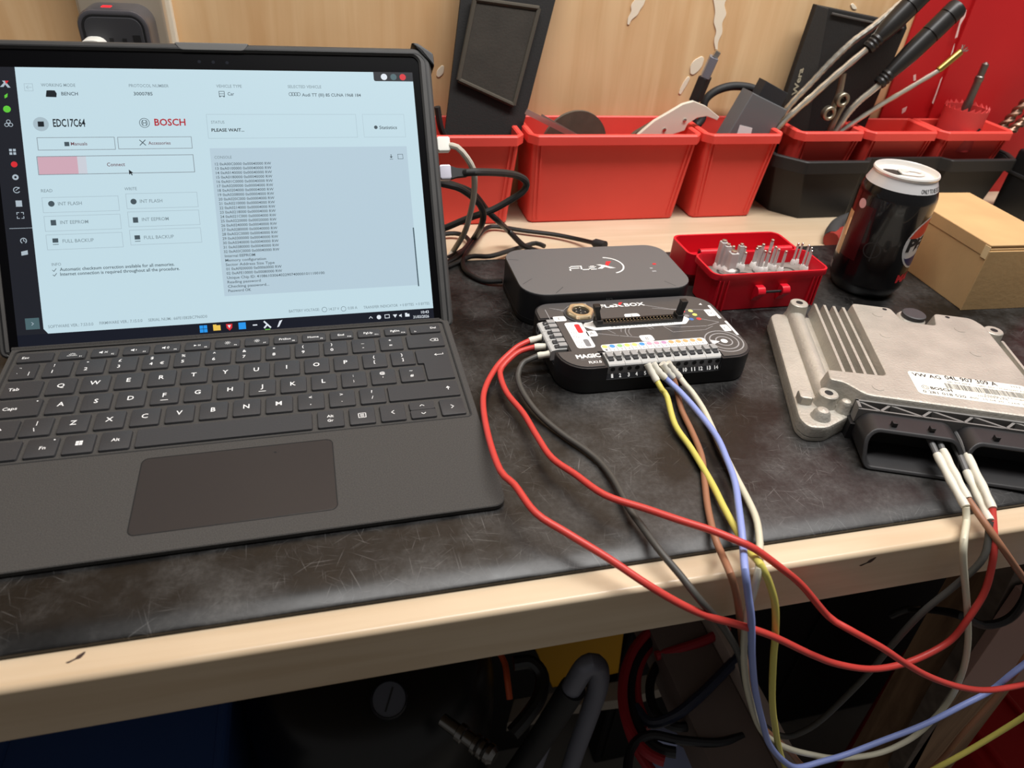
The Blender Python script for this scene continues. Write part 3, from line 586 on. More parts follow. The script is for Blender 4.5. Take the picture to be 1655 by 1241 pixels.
# white label areas and print
wl = [B().flat(rrect(-55.5, -42, -20.5, 14, 2.5, 4), z + .02), B().flat(rrect(-43, -35.5, -6.5, 1, 1.5, 4), z + .02), B().flat(rrect(-61.5, -52, 16.5, 23.5, 1.5, 4), z + .02),
      B().flat(rrect(-38.5, 41.5, -27, -18, 2.5, 4), z + .02), B().flat(rrect(-6, 4, -17.6, -9.5, 2, 4), z + .015), B().flat(rpoly([(-43, 8), (-36, 1.2), (37, 1.6), (43, 8.4), (38, 15.6), (-37, 15.6)], 1.5, 2), z + .02), B().flat(rrect(-6, 6, 14, 21, 2, 4), z + .01),
      B().flat(rrect(60, 66, 10, 20, 1, 3), z + .02), B().flat(rrect(66.3, 68.6, 6, 26, .6, 3), z + .02), B().flat(rrect(62, 68, -12, -3, 1, 3), z + .02), B().flat(rrect(68.6, 70.6, -18, 2, .6, 3), z + .02), B().disc(55, -24.5, 2.6, z + .03), B().flat([(45, -21.8), (45, -28), (51.6, -24.6)], z + .03), B().flat([(60, 28), (62.4, 30), (62.4, 27)], z + .03)]
for q in wl: pr_(q, 'white_label', white_print)
pr_(B().flat(rrect(-48.8, -44.8, -1, 11, 1.4, 4), z + .05), 'red_label', red_print); pr_(B().flat(rrect(-48.6, -44.6, -18.8, -9.5, 1.4, 4), z + .05), 'grey_label', grey_print)
for k in range(6):
    y = 11 - k * 5.6 - (1.2 if k > 3 else 0); pr_(B().arc(-52, y, 1.9, .25, 0, 360, z + .05, 16).text(str(k + 1), cx=-52, y=y - .8, h=1.6, z=z + .05), 'pole_number', grey_print)
COLS = [(222, 218, 120), (70, 140, 200), (140, 190, 120), (214, 212, 110), (222, 218, 120), (70, 140, 200), (190, 150, 170), (190, 150, 170), (182, 140, 176), (226, 160, 110), (226, 160, 110), (226, 160, 110), (226, 160, 110), (226, 160, 110)]
for k in range(14):
    x = -35.8 + k * 5.62; c = COLS[k]
    pr_(B().disc(x, -20.6, 2.1, z + .04, 14), 'colour_dot', mat('dot_%d_%d_%d' % c, c, .6)); pr_(B().text(str(k + 1), cx=x, y=-25.8, h=2.3, z=z + .05, w=1.6 if k < 9 else 2.8), 'pole_number', grey_print)
    if k: pr_(B().line([(x - 2.8, -20), (x - 2.8, -26.5)], .4, z + .05), 'label_divider', grey_print)
for s, x, y in (('A', -39.3, -4.2), ('F', -57, 18.2), ('B', -1, -15.8), ('E', 0, 16), ('D', 63, 13.2), ('C', 65, -9.2)): pr_(B().text(s, cx=x, y=y, h=3.4, z=z + .06), 'letter', grey_print)
for x, y, c in ((42.4, 19.7, (190, 70, 80)), (48.9, 19.5, (214, 218, 130)), (49.7, 13.7, (222, 222, 110)), (42.7, 12.9, (130, 130, 132)), (44, 7.7, (70, 110, 170)), (50.2, 7.5, (210, 60, 60))): pr_(B().disc(x, y, 1.9, z + .03, 16), 'status_dot', mat('dot_%d_%d_%d' % c, c, .5))
pr_(B().text('FLe', -20.5, -8.6, 32, 4.4, z + .03, bold=.03).text('BOX', -.2, 16.4, 32, 4.4, z + .03, bold=.03).flat([(-9.4, 36.4), (-6.8, 36.4), (-.8, 32), (-3.6, 32)], z + .03).flat([(-9.8, 32), (-7, 32), (-4.8, 34.2), (-6, 35)], z + .03), 'logo', white_print)
pr_(B().flat([(-5, 34.8), (-3.8, 34), (-.2, 38.4), (-3.4, 38.4)], z + .05), 'logo_red', red_print)
pr_(B().text('MAGIC', -60, -42.5, -32.4, 4.2, z + .03, bold=.05), 'maker_name', white_print); pr_(B().text('MOTORSPORT', -57.5, -44, -35, 1.2, z + .03), 'maker_subtitle', grey_print); pr_(B().text('FLX1.0', -53.2, -44.2, -39.2, 2.6, z + .03, bold=.03), 'model_text', white_print)
pr_(B().text('40 38 36 34 32 30 28 26 24 22 20 18 16 14 12 10 8 6 4 2', -22, 28, 3.2, 1.7, z + .04), 'pin_numbers', dark_print)
# round socket with gold nut
sk = B().lathe([(12.2, 22), (12.2, 22.8), (9.8, 22.8)], 32, M=mm((-39.5, 24.5, 0))).build('socket', mat('socket_grey', (60, 60, 62), .5), **FB)
gold = mat('gold_ring', (226, 206, 170), .3, .75)
B().ring([(10 * math.cos(a) * (1 + .05 * math.cos(6 * a)), 10 * math.sin(a) * (1 + .05 * math.cos(6 * a))) for a in (2 * math.pi * k / 36 for k in range(36))], [(6.4 * math.cos(2 * math.pi * k / 36), 6.4 * math.sin(2 * math.pi * k / 36)) for k in range(36)], 22.7, 26.2, bt=.7, M=mm((-39.5, 24.5, 0))).build('socket_nut', gold, sk, matrix=Matrix())
B().disc(-39.5, 24.5, 6.5, 23.4).build('socket_face', dark_print, sk, matrix=Matrix(), flat=True)
for k in range(6):
    a = 2 * math.pi * k / 6 + .3; r = 3.9 if k else 0; B().lathe([(.75, 23.3), (.75, 25.6), (.3, 26.1)], 10, M=mm((-39.5 + r * math.cos(a), 24.5 + r * math.sin(a), 0))).build('socket_pin', steel, sk, matrix=Matrix())
# ribbon header with two ejector latches
hd = B().ring(rrect(-29, 31, 4.8, 12.6, .4, 2), rrect(-26.5, 28.5, 6.4, 11, .3, 2), 22, 24.6).build('ribbon_header', black_plastic, **FB)
B().rect(-27, 29, 6, 11.2, 22.4).build('header_floor', dark_print, hd, matrix=Matrix(), flat=True)
pins = B()
for k in range(20):
    for y in (7.5, 9.9): pins.box(-24.4 + k * 2.7, -23.8 + k * 2.7, y - .3, y + .3, 22.6, 24.8)
stuff(pins.build('header_pins', gold, hd, matrix=Matrix()))
for s, x in ((-1, -31), (1, 33)):
    B().box(x - 2.6, x + 2.6, 4.6, 12.8, 22, 27.5, .6).prism(rpoly([(x - 2, 26), (x + 1.8, 26), (x + s * 2.2 + 1.4, 35), (x + s * 2.2 + 2.2, 38.5), (x + s * 2.2 - 3, 38.5), (x + s * 2.2 - 2.6, 36)], .5, 2), -2.6, 2.6, .4, .4, M=Matrix(((1, 0, 0, 0), (0, 0, -1, 8.7), (0, 1, 0, 0), (0, 0, 0, 1)))).build('latch', black_plastic, **FB)
# seven two-pole spring terminals in the front bay
term_top = mat('terminal_grey', (176, 176, 174), .55); term_front = mat('terminal_front', (118, 119, 121), .55); lever_m = mat('lever_grey', (150, 150, 150), .5); lever_d = mat('lever_slot', (52, 53, 56), .6)
def terminal(name_loc, rz, poles_dark=True, w=12.0):
    M = mx(name_loc, rz); prof = [(-8.5, 0), (-8.5, 7), (-7.8, 7.8), (-4, 8.6), (6, 8.6), (6, 0)]
    Mp = Matrix(((0, 0, 1, 0), (1, 0, 0, 0), (0, 1, 0, 0), (0, 0, 0, 1)))
    t = B().prism(prof, -w / 2 + .12, w / 2 - .12, M=Mp).build('terminal_block', term_top, fb, smooth=0, matrix=M)
    B().box(-w / 2 + .3, w / 2 - .3, -8.7, -8.4, .2, 6.8).build('terminal_face', term_front, t, matrix=Matrix())
    for s in (-1, 1):
        B().lathe([(1.7, 0), (1.7, .3)], 16, M=Matrix.Translation((s * 2.9, -8.65, 4.4)) @ Matrix.Rotation(math.pi / 2, 4, 'X')).build('wire_hole', dark_print, t, matrix=Matrix())
        lv = B().box(s * 2.9 - 2.2, s * 2.9 + 2.2, -2.4, 3.6, 8.2, 11., .4).build('lever', lever_m, t, matrix=Matrix())
        B().box(s * 2.9 - 1.9, s * 2.9 + 1.9, -5.0, -2.2, 8, 9.6, .3).build('lever_foot', lever_d, lv, matrix=Matrix())
    return t
for k in range(7): terminal((-34 + k * 12.15, -33.4, 13.4), 0, w=12.15)
lf = B().prism([(-44.4, 9.5), (-44.2, 10.6), (-41.9, 14.2), (-30, 14.2), (-30, 9.5)], -41.4, 43.9, M=Matrix(((0, 0, 1, 0), (1, 0, 0, 0), (0, 1, 0, 0), (0, 0, 0, 1)))).build('ledge', edge_m, **FB)
Ml = frame3((0, -44.05, 10.9), (1, 0, 0), (0, 2.3, 3.6))
for k in range(14):
    x = -34 + (k // 2) * 12.15 + (-2.9 if k % 2 == 0 else 2.9)
    B().text(str(k + 1), cx=x, y=1., h=2.6, z=.12, bold=.03, w=1.5 if k < 9 else 3, M=Ml).build('pole_number', white_print, lf, matrix=Matrix(), flat=True)
for k, y in enumerate((13.2, .6, -12.)): terminal((-65.5, y, 12.2), -math.pi / 2, w=12.6)
B().prism([(-72.4, 10.5), (-71.8, 12.6), (-62, 14), (-62, 10.5)], -21, 20.5, M=Matrix(((1, 0, 0, 0), (0, 0, -1, 0), (0, 1, 0, 0), (0, 0, 0, 1)))).build('side_ledge', edge_m, **FB)

# ------------------------------------------------------------------ open red case with probe pins
redp = mat('bright_red_plastic', (200, 20, 38), .38, spec=.45)
rc = thing('pin_case', 'small open red plastic case with a front latch bar, full of clear probe tips', 'case', (431.5, 72, 0))
RC = dict(parent=rc, loc=(0, 0, 0)); o0 = rrect(-50, 50, -18.5, 18.5, 7, 5); o1 = rrect(-54, 54, -20.5, 20.5, 8, 5)
body = B(); i0 = inset(o0, 2); R = [[(x, y, 0) for x, y in inset(o0, 1)], [(x, y, 1) for x, y in o0], [(x, y, 28) for x, y in inset(o0, -1.2)], [(x, y, 30) for x, y in o1], [(x, y, 34) for x, y in o1], [(x, y, 34) for x, y in inset(o1, 2)], [(x, y, 25) for x, y in inset(i0, -1)], [(x, y, 3) for x, y in i0]]
body.loft(R).build('tray', redp, **RC)
for x in (-44, -39.5, -47.5, 44, 47, 40): B().box(x - .6, x + .6, -20.6, -17.5, 1, 29.5, .3).build('corner_rib', redp, **RC)
B().ring(inset(o1, .1), inset(o1, 1.8), 33.9, 34.9).build('seal_lip', redp, **RC)
ins = B().prism(inset(i0, -.6), 3.5, 24, .4).build('insert', mat('insert_grey', (128, 122, 116), .55), **RC)
for x, y in ((-14, -3), (2, 2), (10, -8), (30, 2), (31, -9), (-30, 5), (-20, 8)): B().arc(x, y, 5.2, 2.2, 0, 360, 24.1, 20).build('insert_ring', mat('ring_dark', (60, 58, 56), .5), ins, matrix=Matrix(), flat=True)
for cx in (-10.5, 12.5):     # latch lugs and their steel bar
    B().prism(rpoly([(0, 8), (0, 24), (-6, 24), (-8.5, 21), (-8.5, 17.5), (-5, 15)], 1.5, 3), cx - 3.6, cx + 3.6, .5, .5, M=Matrix(((0, 0, 1, 0), (1, 0, 0, -18.8), (0, 1, 0, 0), (0, 0, 0, 1)))).build('latch_lug', redp, **RC)
B().tube([(-14, -24.2, 19.4), (16, -24.2, 19.4)], 1.1, 10, sm=False).build('latch_bar', black_plastic, **RC)
for x0, x1 in ((-47, -22), (8, 41)):
    B().tube([(x0, 22.5, 34), (x1, 22.5, 34)], 3.6, 14, sm=False).build('hinge_knuckle', redp, **RC)
    B().tube([(x0 - .3, 22.5, 34), (x0 + .3, 22.5, 34)], 1.6, 10, sm=False).build('hinge_pin', dark_print, **RC)
lo = rrect(-54, 54, 24, 66, 9, 5); lid = B(); li = inset(lo, 2.2)
lid.loft([[(x, y, 8) for x, y in inset(lo, 3)], [(x, y, 12) for x, y in lo], [(x, y, 31) for x, y in lo], [(x, y, 31) for x, y in li], [(x, y, 14) for x, y in li]])
lid.build('lid', redp, **RC)
clear = mat('clear_acrylic', (226, 224, 222), .18, spec=.5, trans=.35)
tipm = mat('white_tip', (236, 234, 230), .4)
PINS = [(520, 345, 3.4, 24), (572, 372, 3.2, 22), (640, 398, 4.2, 18), (655, 300, 2.6, 20), (692, 330, 2.4, 19), (736, 338, 2.4, 17), (792, 270, 2.2, 17), (842, 300, 2.2, 17), (900, 385, 2.2, 23), (930, 395, 2.1, 18), (984, 352, 2.3, 24), (975, 395, 2.2, 17), (1028, 365, 2.1, 19), (1060, 378, 2.1, 18), (1128, 398, 2., 18), (1216, 300, 1.5, 18), (1296, 310, 1.5, 18), (1332, 372, 1.5, 21), (1370, 385, 1.5, 20), (1412, 392, 1.5, 18), (490, 330, 2.4, 16), (610, 330, 2.2, 18), (760, 370, 2., 14), (860, 350, 1.9, 16)]
for i, (cx, cy, r, h) in enumerate(PINS):
    p = onz(1070 + cx * .1692, 370 + cy * .1692, 25); lx, ly = p.x - 431.5, p.y - 72; lx = max(-45, min(45, lx)); ly = max(-13.5, min(13.5, ly))
    t = thing('probe_tip', 'clear stubby probe holder with white foot in the open red case' if r > 2.5 else 'slim clear probe tip standing in the open red case', 'probe tip', (431.5 + lx, 72 + ly, 24), 0, 'thick probe holders in the red case' if r > 2.5 else 'slim probe tips in the red case')
    if r > 2.5: B().box(-r * .85, r * .85, -r * .85, r * .85, 3, h, .5).build('sleeve', clear, t, loc=(0, 0, 0))
    else: B().lathe([(r * .8, 2), (r * .62, 5), (r * .6, h)], 10).build('sleeve', clear, t, loc=(0, 0, 0))
    B().lathe([(r * 1.3, 0), (r * 1.3, 2.2), (r * .9, 4.5)], 12).build('foot', tipm, t, loc=(0, 0, 0))
    B().lathe([(r * .62, h), (r * .62, h + 1.6), (r * .3, h + 2)], 10).build('tip', steel, t, loc=(0, 0, 0))

# ------------------------------------------------------------------ drinks can
can = thing('drink_can', 'opened black cola can with a white shoulder and a round logo, standing on the mat', 'can', (551, 82.6, 0))
CN = dict(parent=can, loc=(0, 0, 0)); R0 = 31.3
canblk = mat('can_black', (10, 9, 11), .22, .1, coat=.4); canwh = mat('can_white', (216, 214, 214), .28, .3); alu = mat('can_lid', (236, 233, 228), .35, .35)
B().lathe([(20, 2.2), (23, .6), (24.6, 0), (26, .6), (27.5, 3), (28.4, 5.4), (30.8, 10), (R0, 13), (R0, 88), (30.9, 91), (30, 94), (28.6, 97.4)], 56).build('body', canblk, **CN)
B().lathe([(28.5, 5.6), (28.9, 6.4), (29.3, 7.2)], 56, c0=False, c1=False, M=mm((0, 0, 0))).build('base_band', mat('can_grey', (120, 116, 116), .3, .5), **CN)
B().lathe([(28.75, 97.1), (27.4, 100.4), (26, 103.5), (25.2, 105.6)], 56, c0=False, c1=False).build('shoulder', canwh, **CN)
B().lathe([(25.2, 105.4), (26, 106.4), (26.2, 107.6), (25.6, 108.8), (24.6, 109), (23.8, 108), (23.2, 104.6), (21.8, 104), (21, 105.2), (0.01, 105.2)], 56, c0=False, c1=False).build('lid', alu, **CN)
A0 = math.radians(215); Mt = mm((0, 0, 105.3), math.radians(-20))
B().flat(rpoly([(-17, -6), (-6, -7), (-2, 0), (-6, 7), (-17, 6), (-19, 0)], 4, 4), .1, M=Mt).build('opening', mat('can_hole', (40, 38, 34), .6), **CN)
tb = rpoly([(-6, -6.5), (9, -7.5), (15, -4), (15, 4), (9, 7.5), (-6, 6.5)], 4, 4); B().ring(tb, inset(tb, 3), .6, 1.8, M=Mt, bt=.4).lathe([(3.2, 0), (3.2, 2.4), (1.5, 2.6)], 14, M=Mt @ Matrix.Translation((-1.5, 0, 0))).build('ring_pull', alu, **CN)
def wrap(b, a0, R, zc, slope=0.):
    """bend flat artwork round the can: x along the circumference from angle a0 (degrees), y up from zc"""
    q = B(); q.f = b.f; q.v = [((R + slope * y + z_) * math.cos(math.radians(a0) + x / R), (R + slope * y + z_) * math.sin(math.radians(a0) + x / R), zc + y) for x, y, z_ in b.v]; return q
def polar(r0, r1, y0=-99, y1=99, n=48, m=6):
    """finely divided disc or ring, clipped to y0..y1, so that it bends"""
    b = B(); G = [[(max(r0, 0.01) + (r1 - r0) * j / m) for j in range(m + 1)]][0]
    for j in range(m):
        for k in range(n):
            a, c = 2 * math.pi * k / n, 2 * math.pi * (k + 1) / n; q = [(G[j] * math.cos(a), G[j] * math.sin(a)), (G[j + 1] * math.cos(a), G[j + 1] * math.sin(a)), (G[j + 1] * math.cos(c), G[j + 1] * math.sin(c)), (G[j] * math.cos(c), G[j] * math.sin(c))]
            cy = sum(p[1] for p in q) / 4
            if y0 <= cy <= y1: b.flat(q, 0)
    return b
def band(fy0, fy1, r, n=28, m=8):
    b = B()
    for k in range(n):
        xa, xb = -r + 2 * r * k / n, -r + 2 * r * (k + 1) / n
        def lim(x): h = math.sqrt(max(0, r * r - x * x)); return max(-h, fy0(x)), min(h, fy1(x))
        (a0, a1), (b0, b1) = lim(xa), lim(xb)
        if a1 > a0 or b1 > b0: b.flat([(xa, a0), (xb, b0), (xb, max(b0, b1)), (xa, max(a0, a1))], 0)
    return b
LA, LZ = 309, 54
def art(b, name, m, a0=LA, zc=LZ, R=R0 + .1, slope=0.): return wrap(b, a0, R, zc, slope).build(name, m, can, loc=(0, 0, 0), flat=True)
art(polar(0, 23.5, n=40, m=8), 'emblem_disc', canwh, R=R0 + .08)
wv = lambda x, c: c + 2.4 * math.sin(x / 9.5)
art(band(lambda x: wv(x, 8.5), lambda x: 99, 21.8), 'emblem_red', mat('can_red', (206, 58, 36), .35), R=R0 + .16); art(band(lambda x: -99, lambda x: wv(x, -10), 21.8), 'emblem_blue', mat('can_blue', (34, 38, 84), .35), R=R0 + .16)
art(B().text('PEPSI', -20, 20, -5.4, 10.8, bold=.05), 'emblem_text', dark_print, R=R0 + .24)
art(B().text('MAX', -17, 8, 0, 6.5, bold=.06), 'variant_text', red_print, a0=309, zc=19, R=R0 + .2)
art(B().text('ONLY TO BE SOLD AS', 0, 28, 0, 3., bold=.01), 'shoulder_text', dark_print, a0=262, zc=98.4, R=28.45, slope=-.42)
def patch(x0, x1, y0, y1, n=8): b = B(); [b.flat([(x0 + (x1 - x0) * k / n, y0), (x0 + (x1 - x0) * (k + 1) / n, y0), (x0 + (x1 - x0) * (k + 1) / n, y1), (x0 + (x1 - x0) * k / n, y1)], 0) for k in range(n)]; return b
art(patch(-4.5, 4.5, -20, 20), 'glass_picture', mat('can_amber', (196, 166, 120), .35), a0=160, zc=50); art(patch(-1.4, 1.4, -8, 8), 'glass_glint', mat('can_cream', (240, 214, 160), .3), a0=166, zc=56, R=R0 + .18)
art(patch(-9, 9, -24, 24), 'maroon_wash', mat('can_maroon', (58, 12, 16), .3), a0=186, zc=56, R=R0 + .05)
art(polar(0, 4.2, n=14, m=3), 'blossom', mat('can_pink', (214, 170, 170), .4), a0=180, zc=80, R=R0 + .2); art(patch(-4, 4, -2, 5), 'recycling_panel', grey_print, a0=150, zc=16)
art(polar(6.3, 7.2, n=28, m=1), 'bottle_ring', mat('can_charcoal', (44, 42, 42), .35), a0=222, zc=46, R=R0 + .12); art(patch(-.6, .6, -4, 20, 3), 'bottle_line', mat('can_charcoal', (44, 42, 42), .35), a0=224, zc=40, R=R0 + .14)

# ------------------------------------------------------------------ cardboard box
card = mat('brown_cardboard', (196, 160, 112), .75, noise=(26, .92, 1.06), bump=(300, .2)); card2 = mat('cardboard_edge', (150, 116, 76), .9)
bx = thing('cardboard_box', 'plain brown cardboard box with its top flap not quite shut, beside the cola can', 'box', (616, 30, 0), math.radians(-2.5))
BX = dict(parent=bx, loc=(0, 0, 0))
B().box(0, 74, 0, 118, 0, 58.5, .8).build('body', card, **BX)
B().box(-.4, 74.4, .5, 118.4, 59.6, 61.6, .7).build('top_flap', card, **BX)
B().box(-.6, .2, 1, 117.6, 50.5, 61.2, .3).build('side_tuck', card, **BX); B().box(-.8, 74, -1.1, .2, 0, 56.5, .4).build('front_panel', card, **BX)
B().box(.5, 73.5, .6, 117, 58.2, 59.7).build('gap', card2, **BX); B().box(-.9, -.3, -.4, 6, 49, 60, .2).build('torn_edge', mat('card_pale', (222, 196, 150), .8), **BX)

# ------------------------------------------------------------------ engine control unit
cast = mat('cast_aluminium', (178, 173, 163), .5, .4, noise=(40, .86, 1.12), bump=(500, .6))
ec = thing('engine_control_unit', 'silver cast-aluminium engine control unit with cooling fins, white label and two black sockets', 'control unit', (422, 24, 0), math.radians(-21.5))
EC = dict(parent=ec, loc=(0, 0, 0))
fp = rpoly([(2, 4), (176, 4), (182, -2), (182, -112), (38, -120), (12, -144), (0, -146), (-5, -138), (-3, -2)], [6, 3, 3, 2, 3, 4, 8, 6, 5], 4)
B().prism(fp, 0, 3.2, 0, .8).build('base_plate', cast, **EC)
B().prism(fp, 3.8, 12, 2.5).build('flange', cast, **EC); B().prism(inset(fp, .8), 3, 4).build('seal_line', mat('seal_dark', (60, 58, 54), .7), **EC)
pl = rpoly([(57, 7), (88, 7), (92, -13), (116, -13), (121, 7), (150, 7), (156, -4), (158, -124), (36, -124), (24, -112), (15, -111), (16, -98), (56, -96)], [5, 4, 3, 3, 4, 5, 4, 3, 5, 3, 3, 3, 4], 4)
B().prism(pl, 11, 28, 2.2, draft=3).build('cover', cast, **EC)
for k, x in enumerate((31, 38.4, 45.8, 53.2)): B().loft([[(x - 2.6, 8, 12), (x + 2.6, 8, 12), (x + 1., 7.4, 22.5), (x - 1., 7.4, 22.5)], [(x - 2.6, -90, 12), (x + 2.6, -90, 12), (x + 1., -90, 22.5), (x - 1., -90, 22.5)], [(x - 2.6, -98, 12), (x + 2.6, -98, 12), (x + 1, -98, 19), (x - 1, -98, 19)]]).build('cooling_fin', cast, **EC)
B().tube([(17, 2, 12), (17, -110, 12)], 6.5, 20, sm=False).build('side_ridge', cast, **EC)
def boss(x, y, z1, r=7.5): 
    o = B().lathe([(r + 2.5, 8), (r, 14), (r - .5, z1 - .6), (r - 1.2, z1)], 24, M=mm((x, y, 0))).build('screw_boss', cast, **EC)
    B().disc(x, y, 2.8, z1 + .06).build('screw_hole', dark_print, o, matrix=Matrix(), flat=True)
boss(17.5, 3, 24); boss(15.5, -117, 21, 7); boss(168, 2, 22)
B().box(-3, 6, -122, -112, 10, 18, 1.5).build('lug', cast, **EC)
for x, y, r, z1 in ((26, -122.5, 4.6, 21), (9.5, -133, 6, 18.5)): B().lathe([(r + 2.5, 9), (r, 13), (r * .9, z1 - 3), (r * .6, z1 - .8), (.01, z1)], 24, M=mm((x, y, 0)), c1=False).build('cast_dome', cast, **EC)
B().lathe([(3.6, 8), (3.2, 15), (1.5, 17.5)], 14, M=mm((10, -50, 0), 0, 0, .35)).build('nub', cast, **EC)
for x in (166, 174): B().box(x - 1.2, x + 1.2, -108, -4, 10, 17, .6).build('edge_rail', cast, **EC)
vc = B().lathe([(11, 11), (10.6, 24), (9.4, 25.4)], 28, M=mm((103, 0, 0))).build('vent_collar', cast, **EC); B().lathe([(8.8, 25), (8.8, 28.4), (7.6, 29.2)], 28, M=mm((104, 0, 0))).build('vent_cap', mat('cap_grey', (62, 62, 64), .5), vc, matrix=Matrix())
for x, y in ((71, -40), (74, -8), (132, -50), (133, -16), (46, -113)): B().lathe([(4, 27.9), (4, 28.25), (3, 28.3)], 18, M=mm((x, y, 0))).build('ejector_mark', cast, **EC)
for x, y in ((82, 2), (130, 2)): B().disc(x, y, 1.8, 28.1, 12).build('drill_hole', dark_print, flat=True, **EC)
# printed label
lb = B().flat(rrect(72, 150, -114, -87, 3, 4), 28.12).build('label', mat('label_white', (240, 238, 226), .5), flat=True, **EC)
def lp(b, name='label_print', m=dark_print): return b.build(name, m, lb, matrix=Matrix(), flat=True)
z = 28.18
lp(B().text('VW AG', 74.5, 93.5, -92.6, 3.8, z, bold=.02), 'maker_text'); lp(B().text('04L 907 309 A', 96.5, 131, -91.6, 4.4, z, bold=.02), 'part_number'); lp(B().text('04L 907 309 A', 96.5, 112, -95.6, 1.9, z), 'part_number_small'); lp(B().text('1SB01 EDC17C64', 116, 136, -95.6, 1.9, z), 'type_text'); lp(B().text('H33', 140, 146, -91, 2.2, z), 'version_text'); lp(B().text('HW7 A23', 137, 148, -95.6, 1.9, z), 'hardware_text')
bar = B(); x = 93.5
while x < 147: w = random.choice((.3, .45, .7)); bar.rect(x, x + w, -103.2, -96.8, z); x += w + random.choice((.3, .4, .6))
stuff(lp(bar, 'barcode'))
lp(B().text('BOSCH', 82, 96, -106.8, 3, z, bold=.03), 'maker_text'); lp(B().arc(78.6, -105.4, 2.2, .35, 0, 360, z, 20).arc(78.6, -105.4, 1.2, .3, 0, 360, z, 16), 'maker_emblem')
lp(B().text('0 281 018 520', 75.5, 103, -112, 2.8, z, bold=.01), 'unit_number'); lp(B().text('400  15.04.20  1264 1280', 105, 146, -111.6, 1.9, z), 'date_text'); lp(B().text('1039S97276', 112, 131, -108, 1.9, z), 'serial_text'); lp(B().text('Made in Hungary', 117, 146, -106, 1.8, z), 'origin_text')
# connector housing: lattice plate, two hollow shells
conb = mat('connector_black', (30, 29, 30), .5, spec=.45, noise=(60, .9, 1.2)); lat = mat('lattice_grey', (112, 110, 108), .55)
lpn = B().box(30, 178, -134, -120, 2, 13, .6).build('lattice_plate', mat('lattice_black', (7, 7, 7), .9, spec=.1), **EC)
b = B().box(30, 178, -126, -124.4, 12.5, 24).box(30, 178, -133.8, -132.6, 12.5, 23).box(30, 31.8, -133, -124, 12.5, 24)
xs = [32, 44, 52, 70, 78, 96, 104, 122, 130, 148, 156, 174]
for i in range(len(xs) - 1):
    y0, y1 = (-125.4, -133.2) if i % 2 == 0 else (-133.2, -125.4)
    b.box(-.8, .8, 0, math.hypot(xs[i + 1] - xs[i], y1 - y0), 12.5, 23.2, M=mm((xs[i], y0, 0), math.atan2(y1 - y0, xs[i + 1] - xs[i]) - math.pi / 2))
stuff(b.build('lattice_bars', lat, lpn, matrix=Matrix()))
for x0, x1 in ((31, 91), (93, 172)):
    o_, i_ = rrect(x0, x1, .5, 21.5, (9, 9, 5, 5), 6), rrect(x0 + 2.6, x1 - 2.6, 2.6, 19.2, (7, 7, 3.5, 3.5), 6)
    Mc = Matrix(((1, 0, 0, 0), (0, 0, -1, 0), (0, 1, 0, 0), (0, 0, 0, 1)))
    sb = B().ring(o_, i_, 133, 167, M=Mc, bt=.6); sb.v = [(x, y if y > -150 else y + z * .78, z) for x, y, z in sb.v]; sl = sb.build('socket_shell', conb, **EC); B().prism(i_, 134, 139, M=Mc).build('socket_floor', mat('socket_dark', (9, 9, 10), .7), sl, matrix=Matrix())
    for k, x in enumerate((x0 + 18, x0 + 41)): B().box(x - 1.6, x + 1.6, -147, -143.6, 20.6, 24.6, .3).build('key_nub', conb, sl, matrix=Matrix())
B().box(28, 178, -136, -120, 0, 12).build('connector_foot', conb, **EC)
# ------------------------------------------------------------------ storage bins along the wall
binred = mat('bin_red', (234, 78, 68), .45, spec=.4, noise=(14, .95, 1.04)); binblk = mat('bin_black', (38, 37, 36), .5, spec=.4)
def make_bin(label, xb0, xb1, yf, yb, z0, z1, group, m=binred, rimh=9., lip=4., taper=5., cham=10.):
    cx = (xb0 + xb1) / 2; cy = (yf + yb) / 2; hw = (xb1 - xb0) / 2; hd = (yb - yf) / 2; h = z1 - z0
    t = thing('storage_bin', label, 'bin', (cx, cy, z0), 0, group); kw = dict(parent=t, loc=(0, 0, 0))
    top = rrect(-hw, hw, -hd, hd, 5, 4); bot = rrect(-hw + taper, hw - taper, -hd + taper + 5, hd - 2, 6, 4)
    B().loft([[(x, y, 0) for x, y in inset(bot, 2)], [(x, y, 2) for x, y in bot], [(x, y, h - 1) for x, y in top], [(x, y, h - 1) for x, y in inset(top, 2)], [(x, y, 3) for x, y in inset(bot, 2.2)]]).build('tub', m, **kw)
    ro = rpoly([(hw + lip, hd + 1), (-hw - lip, hd + 1), (-hw - lip, -hd + cham * .6), (-hw - lip + cham * .8, -hd - lip), (hw + lip - cham * .8, -hd - lip), (hw + lip, -hd + cham * .6)], 1.2, 2)
    ri = rpoly([(hw - 2, hd - 2), (-hw + 2, hd - 2), (-hw + 2, -hd + 4), (-hw + 4, -hd + 2), (hw - 4, -hd + 2), (hw - 2, -hd + 4)], 1.2, 2)
    B().ring(ro, ri, h - rimh, h, bt=1.2).build('rim', m, **kw)
    for s in (-1, 1):
        for k in (5, 9):
            xt, xo = s * (hw - k), s * (hw - taper - k); B().loft([[(xo - .9, -hd + taper + 4, 6), (xo + .9, -hd + taper + 4, 6), (xo + .9, -hd + taper + 7, 6), (xo - .9, -hd + taper + 7, 6)], [(xt - .9, -hd - .9, h - rimh), (xt + .9, -hd - .9, h - rimh), (xt + .9, -hd + 2, h - rimh), (xt - .9, -hd + 2, h - rimh)]]).build('corner_rib', m, **kw)
    return t
GB = 'red storage bins along the plywood wall'
make_bin('narrow red storage bin holding the tall black pouch', 170, 261, 246, 309, -5.5, 87, GB)
make_bin('widest red storage bin, with a grinding disc and white-handled pliers inside', 273, 445.5, 246, 309, -5.5, 87.5, GB)
